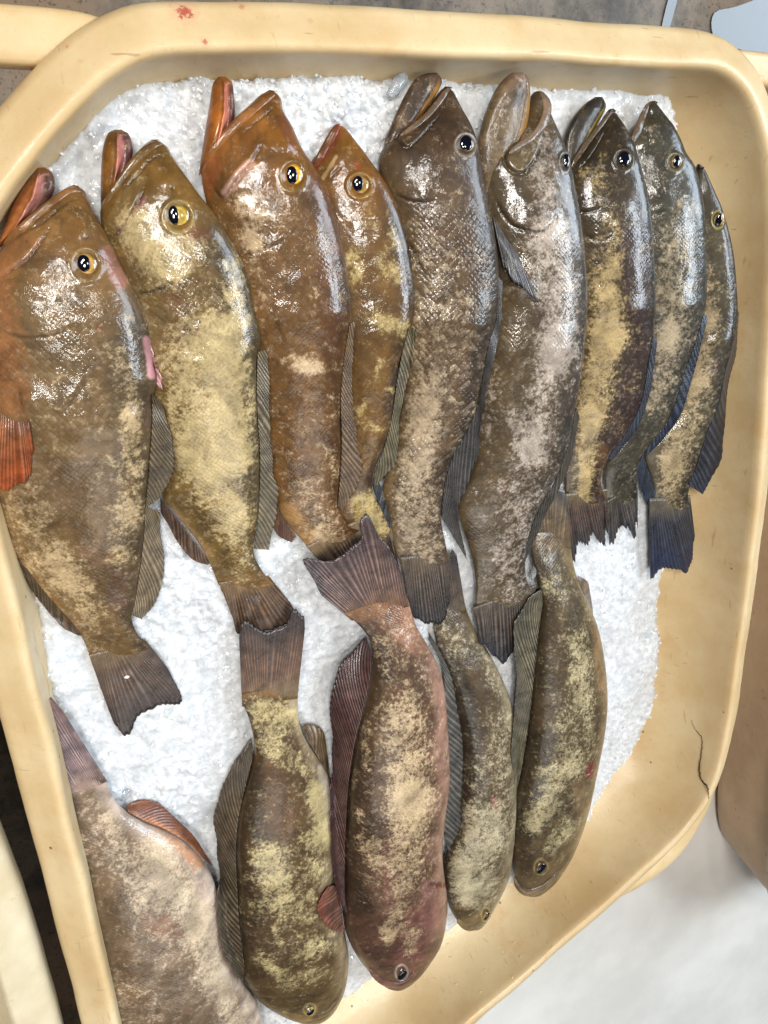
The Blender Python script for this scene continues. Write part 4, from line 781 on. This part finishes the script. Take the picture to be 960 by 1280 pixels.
def fish1():
    Fish('big orange headed grouper at the far left of the upper row with torn pink back',
    D=[(98, 233), (107, 245), (121, 272), (137, 300), (151, 330), (167, 360), (180, 390), (188, 420), (193, 450), (197, 475), (190, 500), (191, 525), (187, 585), (183, 635), (181, 672), (176, 710), (170, 748), (165, 772), (172, 792), (190, 812)],
    V=[(98, 233), (75, 246), (45, 270), (10, 305), (-14, 340), (-24, 400), (-26, 460), (-24, 520), (-16, 590), (-2, 645), (12, 680), (26, 704), (46, 728), (68, 754), (86, 774), (101, 794), (110, 814), (116, 834)],
    zs=[-.032, -.023, -.022, -.034, -.046], tilt=.009, thick=.58, base=(138, 108, 68), dark=(108, 90, 64), belly=(150, 118, 76), pale_col=(216, 198, 154), head=(146, 102, 48),
    pale=[(150, 450, 165, 520, 18, .45), (160, 520, 165, 640, 20, .5), (150, 640, 150, 700, 22, .42), (30, 640, 60, 720, 40, .45), (80, 700, 110, 760, 26, .5), (110, 780, 125, 830, 24, .35), (20, 370, 60, 400, 26, .16), (160, 400, 165, 425, 10, .45), (30, 430, 90, 440, 20, .1), (90, 330, 60, 390, 24, .14), (135, 570, 145, 580, 9, .4), (110, 470, 60, 500, 40, .08)],
    paint=[([(60, 283), (36, 304), (6, 328)], 15, (156, 112, 64), .6), ([(50, 300), (28, 326), (2, 342)], 5, (186, 128, 92), .6), ([(6, 290), (-6, 350), (4, 440), (12, 500)], 30, (164, 104, 60), .6), ([(8, 690), (60, 752), (100, 800)], 12, (150, 104, 58), .7), ([(136, 318), (150, 350)], 13, (168, 110, 96), .55), ([(123, 409)], 4, (130, 24, 24), .8), ([(35, 690)], 3, (50, 24, 18), .9), ([(33, 302)], 3, (120, 30, 24), .8), ([(85, 382)], 9, (110, 78, 20), .5), ([(184, 500), (184, 530)], 9, (86, 66, 50), .8), ([(145, 720), (148, 760)], 15, (104, 78, 62), .75), ([(110, 690), (130, 700)], 14, (124, 94, 72), .6), ([(60, 630), (110, 600), (50, 590)], 30, (122, 98, 74), .5), ([(150, 480), (142, 530)], 14, (96, 78, 48), .6), ([(120, 850), (195, 820)], 20, (138, 104, 66), .5), ([(183, 425), (190, 470)], 6, (222, 160, 164), .9)],
    groove=[([(-4, 410), (20, 420), (50, 421), (75, 415), (96, 405)], .0010, 2.0), ([(100, 246), (76, 259), (56, 277), (28, 292), (2, 312)], .0012, 2.0), ([(67, 278), (57, 292), (37, 320), (15, 337), (-4, 350)], .0022, 2.0, (20, 300)), ([(107, 296)], .0016, 3.0), ([(52, 500), (74, 516), (90, 500), (112, 470)], .0008, 2.6), ([(24, 487), (30, 512)], .0014, 2.5)], bump=[(40, 500, 14, .003), (104, 292, 9, .0015)],
    eye=(107, 331, 17, 18, (160, 124, 60), (.5, .6), (-.06, -.06)), ring=(138, 112, 66), scales=.65, coat=.85,
    tubes=[([(101, 240), (86, 240), (64, 256), (34, 282), (4, 306)], [4, 6, 7, 7, 4], (132, 88, 40), (112, 74, 34))],
    jaws=[dict(D=[(56, 209), (66, 217), (69, 234), (62, 250), (40, 270)], V=[(42, 210), (30, 226), (18, 250), (6, 282), (-8, 318)], zs=[-.032, -.034, -.034], thick=.8, outer=(158, 94, 46), inner=(208, 138, 124), cut=-.1, deep=.007, tipc=(112, 70, 34))],
    fins=[DF([(190, 492), (190, 530), (186, 585), (182, 635)], [(203, 505), (213, 540), (220, 575), (215, 596), (200, 622)], rays=20, col=(74, 60, 42), ray=(128, 112, 80), slant=1.0),
          DF([(182, 632), (180, 672), (175, 712), (169, 750), (165, 768)], [(199, 640), (206, 700), (206, 722), (198, 750), (177, 774)], rays=18, col=(112, 96, 76), ray=(164, 148, 120), slant=1.2, zo=-.045, drop=.01),
          DF([(22, 698), (56, 740), (102, 794)], [(23, 714), (44, 744), (62, 768), (78, 784), (97, 794)], rays=16, col=(66, 52, 40), ray=(112, 94, 70), name='anal_fin', zo=-.05),
          dict(name='pectoral_fin', base=[(34, 500), (20, 486), (-4, 480)], outer=[(41, 560), (36, 600), (22, 612), (0, 614), (-22, 600)], rays=18, col=(132, 76, 44), ray=(168, 108, 70), tip=(158, 74, 34), fan=True, zb=[-.004, -.004, -.008], zo=[-.010, -.012, -.02], over=.0015, jag=.03, label='orange red pectoral fin'),
          dict(name='torn_flesh', base=[(183, 426), (187, 444), (191, 462), (194, 478)], outer=[(187, 430), (193, 448), (200, 462), (207, 470), (204, 488)], rays=5, col=(214, 150, 156), ray=(232, 200, 206), zb=[-.012, -.012], zo=[-.008, -.004, -.006], over=.001, jag=.35, ridge=.0016, thick=.002, n=60, label='torn pink flesh on the back'),
          T((190, 810), (116, 832), [(208, 833), (221, 856), (229, 880), (214, 884), (197, 885), (182, 891), (170, 902), (160, 916), (154, 920), (146, 910), (136, 888)], rays=24, col=(70, 56, 50), ray=(128, 104, 86), tip=(52, 44, 44), edge=(140, 108, 74), zo=-.049)])
def fish10():
    Fish('pale pinkish grouper lying head down against the left rim in the lower left corner',
    D=[(250, 1490), (190, 1440), (160, 1380), (142, 1310), (130, 1250), (120, 1190), (108, 1120), (98, 1070), (90, 1030), (84, 1000), (82, 980)],
    V=[(250, 1490), (300, 1440), (324, 1370), (328, 1300), (322, 1252), (304, 1226), (282, 1186), (274, 1150), (271, 1112), (256, 1080), (228, 1052), (200, 1036), (170, 1022), (148, 1005), (136, 985), (126, 962)],
    zs=[-.06, -.046, -.038, -.036, -.034], tilt=.004, thick=.52, base=(150, 124, 98), dark=(126, 100, 76), belly=(222, 202, 186), pale_col=(222, 210, 180), head=(170, 140, 110),
    pale=[(140, 1060, 190, 1100, 40, .4), (200, 1060, 245, 1140, 30, .65), (250, 1150, 262, 1220, 26, .6), (180, 1120, 210, 1180, 40, .35), (160, 1240, 200, 1280, 30, .25), (280, 1240, 300, 1290, 30, .6), (110, 1010, 140, 1030, 20, .45)],
    paint=[([(130, 1090), (140, 1160)], 24, (120, 98, 72), .55), ([(160, 1200), (170, 1240)], 22, (122, 96, 68), .6), ([(190, 1150), (215, 1165)], 18, (168, 122, 96), .5), ([(205, 1030), (245, 1075)], 16, (190, 122, 70), .7), ([(249, 1157)], 3, (150, 50, 40), .8), ([(250, 1110), (262, 1160)], 12, (226, 196, 184), .6), ([(88, 975), (128, 970)], 20, (190, 160, 150), .6), ([(300, 1240), (290, 1275)], 4, (150, 108, 76), .6)],
    groove=[([(312, 1238), (300, 1255), (285, 1270), (270, 1276)], .0012, 2.4)], scales=.6, coat=.9,
    fins=[dict(name='anal_fin', base=[(160, 1014), (180, 1026), (205, 1036), (232, 1052), (256, 1076)], outer=[(158, 1008), (176, 999), (198, 1004), (220, 1022), (244, 1047), (266, 1082)], rays=22, col=(132, 80, 52), ray=(96, 56, 40), edge=(186, 122, 76), zo=[-.045, -.045, -.05], slant=-1.2, jag=.03, dense=.6),
          T((86, 982), (126, 964), [(58, 930), (52, 900), (52, 880), (60, 871), (74, 882)], rays=20, col=(132, 104, 102), ray=(206, 188, 196), tip=(120, 92, 94), edge=(196, 172, 170), zb=[-.030, -.030], zo=[-.028, -.030], ridge=.0016, label='narrow folded pinkish tail fin')])
def fish11():
    Fish('brown and cream grouper with a small red pectoral fin, second from the left below',
    D=[(386, 1273), (362, 1270), (336, 1258), (316, 1241), (303, 1215), (303, 1190), (299, 1156), (296, 1102), (294, 1061), (298, 1020), (305, 990), (312, 967), (318, 946), (317, 922), (311, 898), (304, 880), (302, 866)],
    V=[(386, 1273), (408, 1268), (423, 1248), (431, 1224), (434, 1191), (428, 1159), (419, 1129), (416, 1094), (414, 1061), (415, 1020), (414, 1000), (410, 972), (400, 952), (385, 930), (375, 908), (372, 884), (373, 857)],
    zs=[-.060, -.048, -.042, -.042, -.040], tilt=.010, thick=.60, base=(112, 86, 54), dark=(84, 64, 40), belly=(204, 182, 150), pale_col=(212, 202, 150), head=(104, 82, 46),
    pale=[(330, 1070, 345, 1120, 26, .5), (350, 1080, 390, 1140, 34, .36), (325, 890, 365, 900, 26, .7), (335, 930, 365, 945, 22, .5), (395, 990, 410, 1050, 16, .9), (390, 1050, 400, 1090, 18, .5), (325, 1200, 345, 1215, 13, .55), (375, 1190, 415, 1180, 18, .55), (360, 1230, 400, 1215, 14, .45), (345, 1165, 350, 1180, 7, .5), (320, 1140, 350, 1150, 22, .22), (370, 960, 395, 975, 16, .3)],
    paint=[([(404, 960), (413, 1040)], 8, (226, 216, 200), .7), ([(345, 970), (350, 1030)], 26, (112, 82, 60), .5), ([(303, 890), (318, 950)], 7, (104, 76, 40), .6), ([(305, 866), (372, 860)], 14, (140, 104, 66), .7)],
    groove=[([(430, 1168), (408, 1180), (388, 1202), (374, 1228), (352, 1240)], .0007, 2.4), ([(390, 1184), (405, 1175), (426, 1172)], .0014, 2.2), ([(320, 1246), (350, 1250), (385, 1246), (410, 1240)], .0008, 2.4)], eye=(387, 1262, 7, 7, (172, 150, 76), (.6, .6)), ring=(196, 176, 104), scales=.7, coat=.7,
    tubes=[([(352, 1264), (370, 1270), (388, 1272), (408, 1265), (424, 1246)], [3, 4, 4, 4, 3], (92, 72, 44), (128, 106, 66))],
    fins=[DF([(307, 1216), (303, 1190), (299, 1156), (296, 1102), (294, 1061), (298, 1020), (306, 985), (316, 946)], [(304, 1226), (291, 1213), (281, 1191), (273, 1164), (270, 1129), (274, 1090), (270, 1056), (268, 1020), (272, 1000), (283, 972), (294, 950), (314, 924)], rays=40, col=(76, 66, 52), ray=(138, 124, 100), slant=-1.0, zo=[-.046, -.050, -.054, -.056], tip=(88, 78, 66)),
          DF([(412, 974), (398, 948), (380, 916)], [(412, 968), (409, 938), (403, 912), (388, 904), (376, 908)], rays=12, col=(104, 84, 60), ray=(150, 128, 96), name='anal_fin', zo=-.056),
          dict(name='pectoral_fin', base=[(420, 1106), (426, 1135), (430, 1166)], outer=[(411, 1108), (395, 1134), (413, 1161)], rays=9, col=(104, 72, 60), ray=(150, 108, 92), tip=(130, 72, 60), zb=-.036, zo=-.026, over=.002, label='small red pectoral fin'),
          T((302, 868), (373, 858), [(299, 800), (301, 780), (308, 776), (318, 780), (330, 785), (346, 785), (358, 778), (365, 766), (371, 761), (378, 766), (381, 785)], rays=24, col=(88, 66, 54), ray=(146, 112, 90), tip=(46, 40, 42), edge=(150, 114, 78), zb=-.038, zo=-.040, jag=.03)])
def fish12():
    Fish('thick reddish brown grouper with a spread tail, third from the left below',
    D=[(490, 1230), (473, 1225), (454, 1205), (439, 1182), (431, 1155), (432, 1110), (432, 1068), (434, 1014), (437, 974), (444, 930), (452, 895), (460, 865), (466, 835), (464, 805), (456, 790), (444, 777), (428, 765)],
    V=[(490, 1230), (507, 1228), (520, 1217), (536, 1196), (551, 1166), (556, 1128), (552, 1090), (549, 1055), (553, 1009), (558, 973), (558, 930), (555, 880), (552, 852), (545, 828), (532, 803), (519, 780), (508, 743)],
    zs=[-.060, -.044, -.034, -.030, -.026], tilt=.006, thick=.66, base=(118, 86, 64), dark=(84, 64, 44), belly=(190, 146, 126), pale_col=(222, 204, 164), head=(112, 76, 60),
    pale=[(505, 900, 512, 1000, 40, .60), (515, 1000, 505, 1080, 36, .55), (455, 910, 458, 960, 8, .45), (465, 1060, 470, 1080, 14, .5), (450, 1010, 452, 1060, 8, .35), (445, 960, 440, 990, 6, .3), (500, 800, 515, 860, 34, .25), (500, 1120, 495, 1160, 20, .45), (480, 1160, 485, 1175, 10, .5), (520, 1165, 510, 1185, 12, .5), (470, 800, 475, 830, 12, .2)],
    paint=[([(545, 830), (556, 900), (556, 980)], 14, (178, 136, 118), .5), ([(480, 760), (520, 800)], 22, (168, 118, 90), .6), ([(540, 1110), (535, 1150)], 16, (176, 120, 112), .4), ([(520, 1150), (510, 1200)], 24, (132, 84, 76), .55), ([(470, 860), (480, 1000)], 20, (100, 74, 46), .6), ([(486, 1060), (490, 1140)], 12, (128, 86, 76), .6), ([(435, 770), (505, 750)], 16, (150, 108, 72), .6), ([(548, 1108), (558, 1106)], 4, (120, 20, 26), .9), ([(520, 960), (548, 968)], 4, (140, 106, 76), .4), ([(520, 985), (548, 990)], 4, (140, 106, 76), .4)],
    groove=[([(552, 1112), (528, 1124), (508, 1148), (488, 1160), (462, 1160)], .0007, 2.4), ([(534, 1108), (545, 1105), (557, 1107)], .0026, 2.6), ([(504, 1196), (510, 1192)], .001, 2.5), ([(440, 1180), (470, 1185), (500, 1180), (530, 1160)], .0006, 2.6)], eye=(502, 1216, 7, 9, (96, 80, 70), (.66, .7)), ring=(214, 206, 192), scales=.85, coat=.7,
    tubes=[([(462, 1211), (476, 1224), (490, 1229), (506, 1227), (520, 1214)], [3, 4, 5, 4, 3], (92, 62, 52), (126, 92, 78))],
    fins=[DF([(436, 1145), (431, 1120), (431, 1068), (433, 1014), (436, 974), (443, 930), (452, 895), (460, 860), (466, 825)], [(430, 1140), (422, 1117), (415, 1074), (412, 1028), (414, 973), (416, 930), (412, 885), (415, 860), (427, 832), (442, 812), (458, 796)], rays=46, col=(70, 44, 44), ray=(128, 100, 92), tip=(62, 34, 38), slant=-1.0, zo=[-.040, -.04, -.044, -.046]),
          T((428, 766), (508, 743), [(403, 745), (386, 716), (379, 702), (384, 697), (407, 699), (418, 695), (443, 680), (452, 668), (449, 654), (456, 645), (463, 649), (474, 668), (491, 694), (502, 716)], rays=26, col=(84, 62, 58), ray=(156, 128, 116), tip=(66, 50, 52), edge=(160, 118, 84), zb=[-.022, -.024], zo=[-.024, -.022], ridge=.0010, jag=.025, over=.003)])
def fish14():
    Fish('olive brown grouper lying head down at the right end of the lower row',
    D=[(660, 1118), (648, 1110), (641, 1083), (641, 1037), (644, 993), (652, 960), (658, 922), (664, 879), (668, 835), (673, 791), (678, 753), (670, 718), (664, 689), (665, 664)],
    V=[(660, 1118), (677, 1113), (695, 1094), (708, 1072), (720, 1044), (731, 1007), (742, 955), (749, 920), (754, 880), (754, 849), (751, 817), (744, 782), (733, 753), (722, 727), (715, 698), (713, 668)],
    zs=[-.070, -.060, -.052, -.052, -.052], tilt=.006, thick=.64, base=(106, 88, 60), dark=(82, 68, 46), belly=(150, 128, 92), pale_col=(208, 202, 160),
    pale=[(720, 800, 728, 880, 20, .6), (700, 900, 715, 930, 22, .4), (690, 970, 715, 960, 24, .6), (672, 1020, 690, 1000, 22, .6), (664, 1030, 668, 1040, 12, .4), (690, 1060, 712, 1030, 16, .5), (690, 730, 700, 740, 22, .35), (680, 660, 690, 690, 20, .15), (735, 900, 740, 940, 10, .4), (660, 940, 670, 960, 12, .1)],
    paint=[([(745, 790), (752, 860)], 7, (150, 118, 82), .6), ([(738, 955), (736, 968)], 6, (110, 26, 40), .95), ([(724, 980), (728, 1010)], 12, (150, 122, 88), .5), ([(650, 1060), (655, 1090)], 16, (80, 62, 44), .6), ([(668, 670), (712, 672)], 20, (122, 98, 66), .6), ([(690, 790), (700, 850), (680, 900)], 16, (90, 72, 52), .6)],
    groove=[([(731, 996), (706, 1006), (684, 1030), (664, 1046)], .0007, 2.2), ([(645, 1107), (658, 1113), (676, 1108), (694, 1090)], .0016, 2.2), ([(644, 1062), (660, 1066), (672, 1062)], .0007, 2.0), ([(700, 1040), (716, 1000), (730, 990)], .0008, 2.4)], eye=(676, 1084, 8, 9, (104, 88, 60), (.66, .7)), ring=(176, 150, 92), scales=.7, coat=.75,
    tubes=[([(643, 1096), (651, 1110), (663, 1115), (682, 1107), (697, 1090)], [3, 4, 5, 4, 3], (84, 66, 44), (112, 92, 64))],
    fins=[DF([(643, 1000), (652, 960), (658, 922), (664, 879), (668, 835), (673, 791), (678, 755)], [(641, 985), (639, 951), (640, 908), (643, 876), (645, 835), (641, 806), (645, 777), (659, 750), (677, 736)], rays=34, col=(72, 66, 50), ray=(136, 128, 104), slant=-1.0, zo=[-.052, -.048, -.044, -.046], tip=(84, 80, 68)),
          DF([(735, 756), (728, 738), (720, 722)], [(741, 768), (738, 740), (734, 726), (723, 720)], rays=6, col=(90, 72, 56), ray=(128, 106, 84), name='anal_fin', zo=-.062, over=None),
          T((666, 668), (713, 670), [(664, 640), (674, 612), (690, 606), (705, 610), (711, 640)], rays=16, col=(96, 80, 60), ray=(134, 112, 84), tip=(60, 60, 62), edge=(124, 100, 68), zb=-.05, zo=-.052, over=None)])
for f in (fish13, fish9, fish8, fish7, fish6, fish5, fish4, fish3, fish2, fish1, fish10, fish11, fish12, fish14): f()
